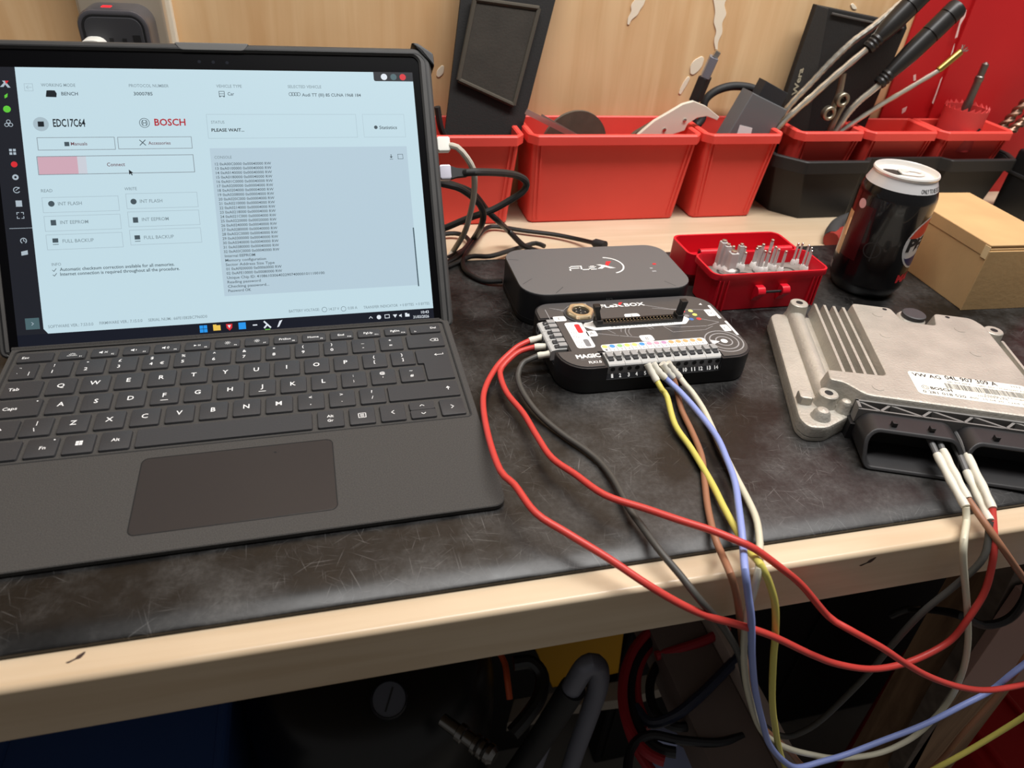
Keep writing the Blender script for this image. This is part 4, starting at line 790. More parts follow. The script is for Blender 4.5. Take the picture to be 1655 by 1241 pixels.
make_bin('red storage bin holding the grey diagnostic plug', 455.5, 538.5, 246, 309, -5.5, 88, GB)
GS = 'small red bins set into the black bin'
make_bin('small red bin with tool wallet and goosenecks, set in the black bin', 569, 645.5, 258, 308, 24, 86.5, GS, taper=4, cham=9)
make_bin('small red bin standing empty, set in the black bin', 655, 740, 258, 308, 24, 86.5, GS, taper=4, cham=9)
make_bin('small red bin with hole saw and drill bits, set in the black bin', 750.5, 843, 258, 308, 24, 86.5, GS, taper=4, cham=9)
bb = thing('parts_bin', 'long black storage bin holding three small red bins', 'bin', (700, 275, -5.5)); kw = dict(parent=bb, loc=(0, 0, 0))
tp = [(852, 312), (552, 312), (552, 266), (574, 242), (648, 242), (655, 251), (750, 251), (758, 242), (842, 242), (852, 262)]; tp = [(x - 700, y - 275) for x, y in tp]; tp = rpoly(tp, 1.5, 2)
bt_ = [(840, 308), (565, 308), (565, 270), (588, 246), (648, 246), (655, 253), (748, 253), (756, 246), (828, 246), (840, 268)]; bt_ = rpoly([(x - 700, y - 275) for x, y in bt_], 1.5, 2)
B().loft([[(x, y, 0) for x, y in bt_], [(x, y, 64) for x, y in tp], [(x, y, 64) for x, y in inset(tp, 2)], [(x, y, 3) for x, y in inset(bt_, 2)]]).build('tub', binblk, **kw)
B().ring(inset(tp, -4.5), inset(tp, 1), 53.5, 66.5, bt=1.).build('rim', binblk, **kw)

# ------------------------------------------------------------------ what stands in the bins
def yplate(pts, y, t, bev=.4):
    """a plate parallel to the wall from a surveyed outline; y = its front face, t = thickness; returns builder and origin"""
    P = [ony(u, v, y) for u, v in pts]; ox = sum(p.x for p in P) / len(P); oz = min(p.z for p in P)
    M = Matrix(((1, 0, 0, 0), (0, 0, 1, 0), (0, 1, 0, 0), (0, 0, 0, 1)))
    return B().prism([(p.x - ox, p.z - oz) for p in P], 0, t, bev, bev, M=M), (ox, y, oz)
def slab(q, t):
    """quad with thickness t behind it"""
    q = [Vector(p) for p in q]; n = (q[1] - q[0]).cross(q[3] - q[0]).normalized()
    if n.y < 0: n = -n
    return [q, [p + n * t for p in q]]
suede = mat('grey_suede', (56, 51, 45), .85, noise=(40, .85, 1.15), bump=(500, .4)); pouchm = mat('pouch_black', (32, 30, 29), .75, bump=(700, .3)); seam = mat('suede_seam', (72, 66, 57), .85)
O = Vector((225, 270, 14))
pc = thing('tool_pouch', 'tall black tool pouch with a grey suede pocket leaning in the narrow red bin', 'pouch', O); kw = dict(parent=pc, loc=(0, 0, 0))
B().loft([[p - O for p in r] for r in slab([(184, 262, 14), (252, 262, 14), (312, 308, 250), (218, 308, 250)], 4)]).build('backing', pouchm, **kw)
pq = [(206.5, 283.5, 127), (259.5, 279.5, 106), (281, 295, 187), (221.5, 295.5, 192)]
pk = B().loft([[p - O for p in r] for r in slab([(x, y - 3.5, z) for x, y, z in pq], 5)]).build('pocket', suede, **kw)
for a, b in ((0, 1), (1, 2), (2, 3), (3, 0)):
    A, Bb = Vector(pq[a]) - O, Vector(pq[b]) - O; A.y -= 3.2; Bb.y -= 3.2; B().tube([A, A.lerp(Bb, .5), Bb], 2.2, 8).build('pocket_binding', seam, pk, matrix=Matrix())
B().tube([(-40, -1, 92), (-36, 0, 72), (-28, 4, 58)], 3, 8).build('strap', pouchm, **kw)
# wide bin
disc = tag(B().lathe([(.01, 0), (36, 0), (36, 3), (.01, 3)], 48, c0=False, c1=False).build('grinding_disc', mat('disc_brown', (92, 82, 70), .85, noise=(90, .85, 1.15)), loc=(329, 292, 63)), 'dull brown grinding disc standing in the widest red bin', 'grinding disc'); disc.rotation_euler = (math.radians(96), 0, .1)
for k, (a, b) in enumerate((((848, 184), (918, 219)), ((872, 192), (925, 222)))):
    p, q = ony(*a, 272 + 5 * k), ony(*b, 272 + 5 * k); q = q + (q - p) * .7; d = (q - p); n = d.cross(Vector((0, 1, 0))).normalized() * 5
    tag(B().loft([[Vector((0, 0, 0)), n, n + Vector((0, .8, 0)), Vector((0, .8, 0))], [d, d + n, d + n + Vector((0, .8, 0)), d + Vector((0, .8, 0))]]).build('scraper_blade', mat('blade_steel', (196, 182, 174), .3, .8), loc=tuple(p)), 'thin steel scraper blade %s in the widest red bin' % ('nearest the tall black pouch' if k == 0 else 'leaning against the grinding disc'), 'blade')
c2 = lambda L: [(1000 + x * .2538, y * .2538) for x, y in L]
b, o = yplate(c2([(60, 930), (135, 850), (230, 770), (330, 712), (410, 664), (480, 645), (560, 678), (642, 745), (628, 768), (560, 742), (500, 752), (440, 790), (420, 832), (300, 872), (180, 960)]), 268, 5, .8)
pli = thing('wire_stripper', 'cream-coated wire stripper with hooked jaw lying in the widest red bin', 'pliers', o); b.build('jaw_plate', mat('cream_metal', (226, 218, 202), .4, .2), pli, loc=(0, 0, 0))
b, o2 = yplate(c2([(40, 900), (110, 840), (240, 765), (400, 690), (430, 720), (400, 790), (200, 890)]), 274, 5, .8); b.build('handle_plate', mat('worn_steel', (120, 108, 96), .5, .7), pli, loc=tuple(Vector(o2) - Vector(o)))
for x, y in ((290, 825), (420, 765)): p = ony(1000 + x * .2538, y * .2538, 268) - Vector(o); B().lathe([(1.8, 0), (1.8, 1), (1, 1.3)], 12, M=mm(p) @ Matrix.Rotation(math.pi / 2, 4, 'X')).build('rivet', steel, pli, loc=(0, 0, 0))
# usb cable poking out of the bin
P = lambda x, y, yy: ony(1000 + x * .2538, y * .2538, yy)
us = thing('usb_cable', 'black USB lead with a metal plug poking up from the red bins', 'cable', P(490, 640, 290)); O = Vector(P(490, 640, 290))
def rod(a, b, r0, r1, sq=False): 
    a, b = Vector(a) - O, Vector(b) - O; L = (b - a).length; M = along(a, b)
    return B().prism(rrect(-r0, r0, -r0 * .6, r0 * .6, r0 * .25, 3), 0, L, .5, .5, M=M) if sq else B().lathe([(r0, 0), (r1, L)], 16, M=M)
rod(P(612, 360, 284), P(636, 325, 283), 4.6, 4.6, True).build('plug_tip', steel, us, loc=(0, 0, 0)); rod(P(550, 490, 286), P(608, 362, 284), 7.4, 7.4, True).build('plug_shell', mat('plug_grey', (150, 152, 162), .35, .6), us, loc=(0, 0, 0)); rod(P(488, 640, 290), P(552, 488, 286), 7.8, 8.2, True).build('boot', soft_black, us, loc=(0, 0, 0))
B().tube([p - O for p in (P(488, 640, 290), P(470, 720, 291), P(480, 800, 292), P(530, 760, 294), P(545, 650, 298), P(600, 590, 300), P(680, 556, 300), P(760, 548, 300), P(850, 562, 298), P(905, 600, 296), P(920, 700, 295), P(915, 830, 294))], 4.2, 12).build('lead', soft_black, us, loc=(0, 0, 0))
# diagnostic plug
b, o = yplate([(1217, 150), (1273, 178), (1236, 236), (1166, 236)], 266, 22, 1.5); dg = thing('diagnostic_plug', 'grey wedge-shaped diagnostic plug with black connector in a red bin', 'diagnostic plug', o); b.build('body', mat('dongle_grey', (104, 105, 106), .5), dg, loc=(0, 0, 0))
b, o2 = yplate([(1239, 131), (1274, 151), (1262, 176), (1226, 156)], 269, 15, 1.); b.build('connector', mat('dongle_black', (40, 42, 46), .5), dg, loc=tuple(Vector(o2) - Vector(o)))
b, o2 = yplate([(1196, 202), (1216, 207), (1212, 226), (1188, 226)], 265.6, .4, 0); b.build('sticker', white_print, dg, loc=tuple(Vector(o2) - Vector(o)))
# tool wallet
wm = mat('wallet_black', (34, 32, 31), .7, bump=(500, .4)); b, o = yplate([(1321, 8), (1466, 38), (1467, 46), (1372, 270), (1240, 270), (1273, 147)], 296, 9, 2.)
wl_ = thing('tool_wallet', 'black fabric tool wallet with a stitched flap standing in a small red bin', 'tool wallet', o); b.build('body', wm, wl_, loc=(0, 0, 0))
b, o2 = yplate([(1321, 8), (1340, 14), (1316, 150), (1300, 250), (1246, 250), (1273, 147)], 293.5, 3, 1.2); b.build('flap', mat('flap_black', (46, 43, 40), .75, bump=(500, .4)), wl_, loc=tuple(Vector(o2) - Vector(o)))
B().tube([ony(u, v, 295) - Vector(o) for u, v in ((1344, 22), (1398, 34), (1460, 46))], 1.2, 6).build('stitching', mat('thread', (70, 66, 62), .8), wl_, loc=(0, 0, 0))
a_, b_ = ony(1287, 154, 293.2) - Vector(o), ony(1299, 110, 293.2) - Vector(o); Mt = frame3(a_, b_ - a_, Vector((-1, 0, .35)))
B().text('Wera', 0, (b_ - a_).length, 0, 5.5, .15, M=Mt, bold=.03).build('brand_text', mat('text_cream', (170, 162, 138), .7), wl_, loc=(0, 0, 0), flat=True)
# metal hinge arms hanging by the wallet
O = ony(1350, 190, 272); ha = thing('link_spanner', 'small steel linked ring spanner hanging in front of the tool wallet', 'spanner', O)
for pts in ([(1363, 118), (1356, 150), (1344, 180)], [(1366, 160), (1352, 188), (1340, 214), (1332, 240)]): B().tube([ony(u, v, 272) - O for u, v in pts], 3.4, 10).build('link', mat('dull_steel', (150, 142, 126), .38, .9), ha, loc=(0, 0, 0))
for u, v in ((1339, 183), (1361, 161)):
    c = ony(u, v, 267) - O; B().ring([(7.4 * math.cos(2 * math.pi * k / 20), 7.4 * math.sin(2 * math.pi * k / 20)) for k in range(20)], [(3.6 * math.cos(2 * math.pi * k / 20), 3.6 * math.sin(2 * math.pi * k / 20)) for k in range(20)], -3, 3, M=mm(c) @ Matrix.Rotation(math.pi / 2, 4, 'X'), bt=.8).build('ring_end', mat('dull_steel', (150, 142, 126), .38, .9), ha, loc=(0, 0, 0))
# goosenecks: ribbed steel flex with black handles
flexm = mat('ribbed_steel', (206, 200, 188), .28, .9); grip = mat('handle_black', (30, 28, 27), .38)
def flex(label, pts, y, handle=None, r=3.4, name='gooseneck_tool'):
    O = ony(*pts[0], y); t = thing(name, label, 'flexible tool', O); rib = lambda q: r * (1 + .06 * math.sin(q * 2 * math.pi * 46))
    L = [ony(u, v, y) - O for u, v in pts]; B().tube(L, rib, 10, step=1.2 if False else 2.).build('flex_shaft', flexm, t, loc=(0, 0, 0))
    if handle:
        a, e = ony(*handle[0], y) - O, ony(*handle[1], y) - O; Lh = (e - a).length; M = along(a, e)
        B().lathe([(6.2, 0), (7, 3), (6.2, 5), (7.2, 7), (6.2, 9), (7.4, 11), (6.6, 14)], 20, M=M).build('grip_rings', grip, t, loc=(0, 0, 0))
        B().lathe([(6.6, 13), (8.2, Lh * .25), (9.6, Lh * .4), (10, Lh * .62)], 20, M=M).build('handle_neck', grip, t, loc=(0, 0, 0))
        B().lathe([(9.8, Lh * .62), (9.2, Lh * .625), (9.2, Lh * .635), (10.2, Lh * .64), (10.2, Lh * .84), (9.4, Lh * .845), (9.4, Lh * .855), (10.4, Lh * .86), (10.4, Lh * .95), (9, Lh * .985), (5, Lh)], 24, M=M).build('handle', grip, t, loc=(0, 0, 0))
    return t
flex('steel gooseneck bent beside the black tool wallet, its end out of view', [(1262, 205), (1273, 175), (1310, 135), (1345, 98), (1377, 68), (1412, 42), (1446, 13), (1470, -8)], 286)
flex('steel gooseneck tool with black handle lying across the tool wallet', [(1245, 222), (1265, 198), (1310, 158), (1350, 122), (1400, 80)], 270, ((1402, 79), (1510, -30)))
flex('steel gooseneck tool with rounded black handle in front of red panel', [(1345, 222), (1352, 211), (1368, 186), (1387, 165), (1405, 150), (1422, 136)], 272, ((1420, 136), (1552, 8)))
t = flex('thin steel magnetic pick-up with a brass end, leaning towards the red panel', [(1340, 230), (1362, 211), (1410, 178), (1460, 148), (1517, 114)], 278, None, 2.7, 'pickup_tool')
O = ony(1340, 230, 278); a, e = ony(1516, 114, 278) - O, ony(1552, 84, 278) - O; Lh = (e - a).length
B().lathe([(3.4, 0), (3.8, 2), (3.8, Lh)], 16, M=along(a, e)).build('brass_end', mat('brass', (190, 164, 90), .3, 1.), t, loc=(0, 0, 0))
for k in range(7): q = 2 * math.pi * k / 7; B().tube([(0, 0, Lh - 1), (2 * math.cos(q), 2 * math.sin(q), Lh + 3), (4.4 * math.cos(q), 4.4 * math.sin(q), Lh + 6)], .6, 6, M=along(a, e)).build('claw', steel, t, loc=(0, 0, 0))
# hole saw and drill bits
hs = thing('hole_saw', 'red cup hole saw with a steel arbor pointing up in a small red bin', 'hole saw', (789, 281, 60)); hred = mat('saw_red', (200, 62, 60), .5)
b = B().lathe([(4, 3), (22.5, 3), (23, 46), (21.2, 46), (20.8, 6), (4, 6)], 40)
for k in range(20): q = 2 * math.pi * k / 20; b.add([(23 * math.cos(q), 23 * math.sin(q), 46), (23 * math.cos(q + .24), 23 * math.sin(q + .24), 46), (22.6 * math.cos(q + .2), 22.6 * math.sin(q + .2), 50), (21.4 * math.cos(q), 21.4 * math.sin(q), 46), (21.4 * math.cos(q + .24), 21.4 * math.sin(q + .24), 46)], [(0, 1, 2), (3, 2, 4), (0, 2, 3), (1, 4, 2)])
b.build('cup', hred, hs, loc=(0, 0, 0)); B().flat([(-4, -3), (0, -4), (4, 3), (1, 4)], 0, M=Matrix.Translation((4, -23.1, 26)) @ Matrix.Rotation(math.pi / 2, 4, 'X')).build('slot', dark_print, hs, loc=(0, 0, 0), flat=True)
B().lathe([(5, 4), (5, 52), (4, 54), (4, 74), (4.6, 75), (4.6, 79), (3.6, 80), (3.6, 92), (1, 94)], 14, M=mm((-2, 0, 0), 0, 0, .02)).build('arbor', mat('arbor_steel', (130, 124, 118), .35, .9), hs, loc=(0, 0, 0))
for k, (p0, p1) in enumerate((((1612, 214), (1672, 150)), ((1628, 216), (1690, 168)))):
    a, e = ony(*p0, 284 - 12 * k), ony(*p1, 284 - 12 * k); a = a - (e - a) * .25; L = (e - a).length; M = along((0, 0, 0), e - a)
    t = thing('drill_bit', 'bronze twist drill bit %s' % ('leaning behind its twin next to the hole saw' if k == 0 else 'lying across the front of the bin beside the hole saw'), 'drill bit', a, 0, 'twist drill bits'); dm = mat('drill_bronze', (132, 104, 88), .35, .85)
    B().lathe([(3.6, 0), (3.6, L)], 12, M=M).build('core', dm, t, loc=(0, 0, 0))
    for s in (0, math.pi): B().tube([(3.4 * math.cos(q * .21 + s), 3.4 * math.sin(q * .21 + s), q * L / 100) for q in range(0, 101, 2)], 2.4, 6, M=M).build('flute', dm, t, loc=(0, 0, 0))
# pliers behind the can, black case behind the box
pp = thing('pliers', 'dark red and black handled pliers lying on the beech top behind the cola can', 'pliers', (604, 204, -5.5))
for s, m_ in ((0, mat('grip_charcoal', (58, 58, 58), .7)), (1, mat('grip_red', (140, 44, 34), .6))):
    B().tube([(-20 - 4 * s, -26 - 4 * s, 7), (-6 + 6 * s, -8 - 8 * s, 8 - s), (14 + 10 * s, 10 - 14 * s, 8 - s), (42, 26 - 3 * s, 8)], lambda q: 8.4 - 2.8 * q, 12).build('handle', m_, pp, loc=(0, 0, 0))
B().prism(rpoly([(38, 20), (46, 18), (66, 34), (64, 38), (44, 34)], 2, 2), 4, 12, 1, 1).build('jaws', steel, pp, loc=(0, 0, 0))
bk = thing('black_case', 'black plastic tool case standing on the bench behind the cardboard box', 'case', (905, 215, -5.5))
B().box(-48, 60, -10, 40, 0, 75, 4).build('shell', black_plastic, bk, loc=(0, 0, 0)); B().box(-49, 61, -11, 41, 46, 50, 1).build('lid_seam', soft_black, bk, loc=(0, 0, 0)); B().box(-20, 20, -14, -9, 58, 66, 2).build('handle', soft_black, bk, loc=(0, 0, 0))

# ------------------------------------------------------------------ mains socket and charger on the wall
ws = thing('wall_socket', 'white mains socket box with a steel face plate on the plywood wall', 'socket', (-68, 316, 90)); kw = dict(parent=ws, loc=(0, 0, 0))
MY = Matrix(((1, 0, 0, 0), (0, 0, -1, 0), (0, 1, 0, 0), (0, 0, 0, 1)))
B().prism(rrect(-38, 34, 0, 150, 4, 4), 0, 8, 1.5, M=MY).build('back_box', mat('socket_white', (216, 206, 188), .5), **kw); B().prism(rrect(-35, 30, 3, 146, 5, 4), 7.5, 18, 3, M=MY).build('face_plate', mat('satin_steel', (198, 184, 164), .35, .5), **kw)
B().prism(rrect(-24, -4, 98, 120, 2, 3), 17.5, 21, .8, M=MY).build('switch', mat('switch_black', (34, 30, 32), .35), **kw)
ch = thing('usb_charger', 'dark grey rounded USB charger with a red light, plugged in above the tablet', 'charger', (-72, 298, 100)); kw = dict(parent=ch, loc=(0, 0, 0))
cm = mat('charger_grey', (86, 84, 88), .32, .3); fo = rrect(-26, 26, 0, 78, 13, 6)
B().prism(fo, 0, 34, 3, 2, M=MY).build('body', cm, **kw); B().ring(inset(fo, 3.5), inset(fo, 5), 33.6, 34.3, M=MY).build('rim_groove', dark_print, **kw)
B().box(-8, -1, -24, -17, 77.6, 78.4, .3).build('power_light', mat('neon_red', (255, 40, 50), .4, emit=1.6), **kw)
fp_ = B().prism(inset(fo, 5.2), 33, 35, .8, M=MY).build('front_face', mat('charger_face', (60, 60, 63), .42), **kw)
for x in (-3, 6.5): B().box(x - 1.5, x + 1.5, -35.3, -34.9, 45, 58).build('usb_slot', dark_print, fp_, matrix=Matrix())
B().box(13, 18.5, -35.3, -34.9, 45, 60.5).build('usb_port', dark_print, fp_, matrix=Matrix())
tag(B().prism(rrect(-9, 9, 0, 17, 7, 5), 0, 14, 1, M=MY).build('white_plug', white, loc=(-87, 263, 142)), 'small white plug pushed into the dark wall charger', 'plug')
# ------------------------------------------------------------------ leads at the tablet's right edge
def scr_pt(t, s, w=0.): return Vector((-90, 0, 0)) + Matrix.Rotation(KY, 3, 'Z') @ (Vector((104, 44.7, 11.09)) + Matrix.Rotation(math.pi / 2 - AL, 3, 'X') @ Vector((t, s, w)))
SUx = Matrix.Rotation(KY, 3, 'Z') @ Vector((1, 0, 0)); SUy = Matrix.Rotation(KY, 3, 'Z') @ Matrix.Rotation(math.pi / 2 - AL, 3, 'X') @ Vector((0, 1, 0))
def pts(L): return [Vector(e) if len(e) == 3 else (onz(e[0], e[1], e[3]) if e[2] == 'z' else ony(e[0], e[1], e[3])) for e in L]
def lead(name, label, m, path, r, plug=None, cat='cable', n=10):
    O = Vector(path[0]); t = thing(name, label, cat, O); B().tube([p - O for p in path], r, n).build('lead', m, t, loc=(0, 0, 0)); return t, O
wcab = mat('beige_braid', (190, 182, 168), .7); bcab = mat('black_braid', (42, 41, 40), .6); blk = mat('black_cable', (26, 25, 25), .45)
p0 = scr_pt(160, 131, -5)
t, O = lead('usb_lead', 'pale braided USB lead with a white plug in the tablet side', wcab, [p0] + pts([(739, 238, 'y', 122), (754.5, 255, 'y', 122), (764.8, 274, 'y', 122), (767, 293.4, 'y', 124), (765.4, 319, 'y', 128), (760, 345, 'y', 134), (751, 375, 'y', 142), (733, 405, 'z', 3), (715, 428, 'z', 3), (690, 440, 'z', 3)]), 2.4)
M = frame3(scr_pt(151.3, 131, -5) - O, SUx, SUy); B().box(0, 10, -5, 6, -3.4, 3.4, 1.2, M=M).build('plug', white, t, loc=(0, 0, 0))
p0 = scr_pt(170, 110, -5)
t, O = lead('charging_lead', 'black braided lead with a silver plug in the tablet side', bcab, [p0] + pts([(766, 278, 'y', 112), (806, 279, 'y', 130), (832, 282.5, 'y', 146), (847, 289.6, 'y', 152), (851, 298.6, 'y', 154), (844.7, 310, 'y', 154), (829, 320.5, 'y', 154), (797, 338.5, 'y', 156), (756, 353, 'y', 160), (718, 369, 'y', 168), (690, 378, 'y', 176)]), 2.9)
M = frame3(scr_pt(151.3, 110, -5) - O, SUx, SUy); B().box(0, 9, -5, 6, -3.6, 3.6, 1.2, M=M).build('plug', mat('plug_silver', (196, 194, 206), .35, .5), t, loc=(0, 0, 0))
B().loft([[M @ Vector(p) for p in ((9, -4.4, -3), (9, 4.8, -3), (9, 4.8, 3), (9, -4.4, 3))], [M @ Vector(p) for p in ((13, -3.2, -2.8), (13, 3.4, -2.8), (13, 3.4, 2.8), (13, -3.2, 2.8))], [M @ Vector(p) for p in ((21, -2.6, -2.6), (21, 2.6, -2.6), (21, 2.6, 2.6), (21, -2.6, 2.6))]]).build('boot', soft_black, t, loc=(0, 0, 0))
lead('power_lead', 'black lead curling down beside the tablet onto the bench', blk, pts([(700, 294, 'y', 130), (728.7, 300, 'y', 132), (744, 305, 'y', 134), (762, 317, 'y', 138), (775, 330, 'y', 144), (781, 346, 'y', 150), (778, 364, 'y', 158), (766, 385, 'z', 2), (743.5, 411, 'z', 3), (725, 424, 'z', 3), (700, 436, 'z', 3)]), 2.8)
lead('interface_lead', 'black lead running from the tablet to the back of the grey interface unit', blk, pts([(700, 290, 'y', 140), (728, 297, 'y', 142), (764, 312, 'y', 150), (789, 342, 'y', 166), (806, 358, 'y', 170), (822, 373, 'z', 12), (845, 396, 'z', 8), (862, 404, 'z', 8), (880, 412, 'z', 8)]), 2.6)
t, O = lead('supply_lead', 'thin black supply lead with a moulded plug looping past the interface unit', blk, pts([(958, 392, 'z', 4), (934, 386.5, 'z', 0), (896, 379, 'z', -1), (845, 372.6, 'z', -1), (802, 366, 'z', -1), (784, 370, 'z', 0), (769, 388, 'z', 2), (752, 412, 'z', 2.6), (748, 428, 'z', 2.6), (756, 441, 'z', 2.6), (781.5, 454, 'z', 2.6), (812, 454, 'z', 5)]), 2.2)
a, e = onz(958, 392, 4) - O, onz(978, 397, 6) - O; B().lathe([(2.6, 0), (4.4, 3), (4.4, (e - a).length)], 14, M=along(a, e)).build('plug', soft_black, t, loc=(0, 0, 0))
lead('spare_lead', 'thin grey-black lead lying flat on the beech behind the rubber mat', mat('grey_black', (40, 38, 36), .5), pts([(700, 440, 'z', 2.4), (735, 426, 'z', 2.4), (761, 414.5, 'z', 2.4), (791.7, 414, 'z', 2.4), (822, 405.6, 'z', 1), (847, 398, 'z', 0), (866, 393, 'z', 0), (880, 398, 'z', 0)]), 2.2)
lead('coiled_lead', 'small loop of thin black lead behind the tablet corner', blk, pts([(700, 384, 'z', 0), (720, 378, 'z', 0), (742, 378, 'z', 0), (757, 387, 'z', 0), (754, 400, 'z', 0), (730, 414, 'z', 2.4), (705, 424, 'z', 2.4)]), 2.2)

# ------------------------------------------------------------------ test leads
WIRE = {'red': mat('wire_red', (194, 62, 55), .42), 'grey': mat('wire_grey', (66, 64, 60), .5), 'yellow': mat('wire_yellow', (206, 194, 96), .42), 'brown': mat('wire_brown', (150, 104, 78), .45), 'blue': mat('wire_blue', (140, 154, 212), .42), 'white': mat('wire_white', (206, 200, 178), .42)}
sleeve = mat('white_sleeve', (214, 210, 196), .5); clipm = mat('clip_grey', (92, 92, 92), .5)
def test_lead(label, c, path, tip0=None, tip1=None, r=2.0, d0=None, d1=None):
    """coloured lead; tip0 / tip1: sleeve end points (socket side first)"""
    P = pts(path); O = P[len(P) // 2].copy(); t = thing('test_lead', label, 'wire', O, 0, 'coloured test leads')
    A = pts(tip0) if tip0 else []; Z = pts(tip1) if tip1 else []
    B().tube([p - O for p in ([A[-1]] if A else []) + P + ([Z[0]] if Z else [])], r, 12).build('insulation', WIRE[c], t, loc=(0, 0, 0))
    rib = lambda q: r * (1.22 + .1 * math.sin(q * 16))
    if A: B().tube([p - O for p in A], rib, 12, 2.).build('sleeve', sleeve, t, loc=(0, 0, 0))
    if Z:
        B().tube([p - O for p in Z], rib, 12, 2.).build('sleeve', sleeve, t, loc=(0, 0, 0)); d = (Z[-1] - Z[-2]).normalized(); L = 22 if d1 is None else d1
        B().tube([Z[-1] - O, Z[-1] - O + d * L * .5 + Vector((0, 0, .6)), Z[-1] - O + d * L], 1.9, 10).build('probe', clipm, t, loc=(0, 0, 0))
    return t
test_lead('red test lead from the upper side terminal, looping back up to the control unit', 'red', [(840, 558, 'z', 14), (828, 567, 'z', 12), (804, 591, 'z', 8), (785, 625, 'z', 7), (781, 657, 'z', 9), (790.6, 710, 'z', 12), (809, 761, 'z', 15), (832, 784, 'z', 16), (866, 829, 'z', 16), (917, 861.6, 'z', 14), (982, 901.5, 'z', 10), (1044, 943, 'z', 4), (1100, 976, 'y', -212), (1148, 997, 'y', -216), (1188, 1008, 'y', -217), (1246, 1027, 'y', -218), (1310, 1057, 'y', -220), (1353, 1073, 'y', -221), (1406, 1081, 'y', -222), (1455, 1074, 'y', -222), (1499, 1057, 'y', -221), (1537, 1034, 'y', -220), (1563, 1002, 'y', -219), (1589, 961, 'y', -216), (1601, 924, 'y', -213), (1607, 880, 'y', -208)], [(899, 540, 'z', 17), (880, 544, 'z', 16.5), (855, 551, 'z', 15)], [(1604, 822, 'z', 9), (1590, 790, 'z', 11), (1563, 735, 'z', 13)])
test_lead('red test lead crossing over the blue one and hanging off the bench to the right', 'red', [(848, 565, 'z', 13), (833, 572, 'z', 12), (811, 594, 'z', 8), (809, 609, 'z', 7), (820, 636, 'z', 7), (846, 668, 'z', 8), (868, 705, 'z', 9), (892, 740, 'z', 10), (929, 766, 'z', 11), (978, 800, 'z', 13), (1044, 822, 'z', 15), (1100, 841, 'z', 17), (1150, 857, 'z', 18), (1192, 874, 'z', 18), (1220, 887, 'z', 15), (1260, 916, 'z', 6), (1296, 946, 'y', -209), (1339, 996, 'y', -214), (1374, 1018, 'y', -222), (1426, 1047, 'y', -228), (1461, 1070.5, 'y', -230), (1499, 1092, 'y', -230), (1543, 1108, 'y', -230), (1586, 1115, 'y', -230), (1630, 1111, 'y', -230), (1680, 1098, 'y', -228), (1730, 1075, 'y', -226), (660, -232, -205), (790, -268, -330), (880, -300, -560), (885, -305, -880)], [(908, 556, 'z', 17), (890, 559, 'z', 16), (864, 561, 'z', 14.5)])
test_lead('dark grey test lead from the lower side terminal, dropping below the bench and back', 'grey', [(855, 581, 'z', 13), (844, 588, 'z', 11), (837, 607, 'z', 8), (845, 633.5, 'z', 6), (870, 668, 'z', 4), (907, 700, 'z', 3), (945, 726, 'z', 3), (971, 748, 'z', 3), (993, 777, 'z', 4), (1016, 820, 'z', 5), (1040, 854, 'z', 5), (1068, 892, 'z', 5), (1100, 930, 'z', 2), (1130, 968, 'y', -212), (1160, 1002, 'y', -214), (1178, 1027, 'y', -214), (1195, 1060, 'y', -212), (1206, 1110, 'y', -208), (1222, 1155, 'y', -206), (1242, 1178, 'y', -206), (1269, 1190, 'y', -206), (1294, 1184, 'y', -206), (1330, 1161, 'y', -206), (1397, 1095, 'y', -207), (1441, 1043, 'y', -208), (1490, 990, 'y', -209), (1545, 945, 'y', -210), (1590, 900, 'y', -210)], [(908, 566, 'z', 17), (892, 571, 'z', 16), (869, 575, 'z', 14)], [(1600, 842, 'z', 5), (1580, 800, 'z', 7), (1562, 762, 'z', 10)])
test_lead('yellow test lead plugged into the terminal row, next to the blue one', 'yellow', [(1070, 630, 'z', 11), (1078, 641, 'z', 8), (1091, 686, 'z', 4), (1118, 726, 'z', 3), (1150, 780, 'z', 4), (1170, 820, 'z', 5), (1192, 860, 'z', 5), (1210, 890, 'z', 3), (1229, 912, 'y', -207), (1244, 944, 'y', -210), (1253, 980, 'y', -212), (1253, 1028, 'y', -214), (1250, 1064, 'y', -216), (1248, 1127, 'y', -220), (1252, 1169, 'y', -222), (1263, 1222, 'y', -224), (1290, 1275, 'y', -226), (1360, 1300, 'y', -228), (1440, 1280, 'y', -230), (1514, 1241, 'y', -232), (1572, 1209, 'y', -232), (1655, 1158, 'y', -232), (1730, 1108, 'y', -230), (690, -240, -260), (820, -285, -400), (935, -330, -600), (945, -340, -880)], [(1046, 588, 'y', -43), (1053, 601, 'z', 18), (1062, 616, 'z', 14)])
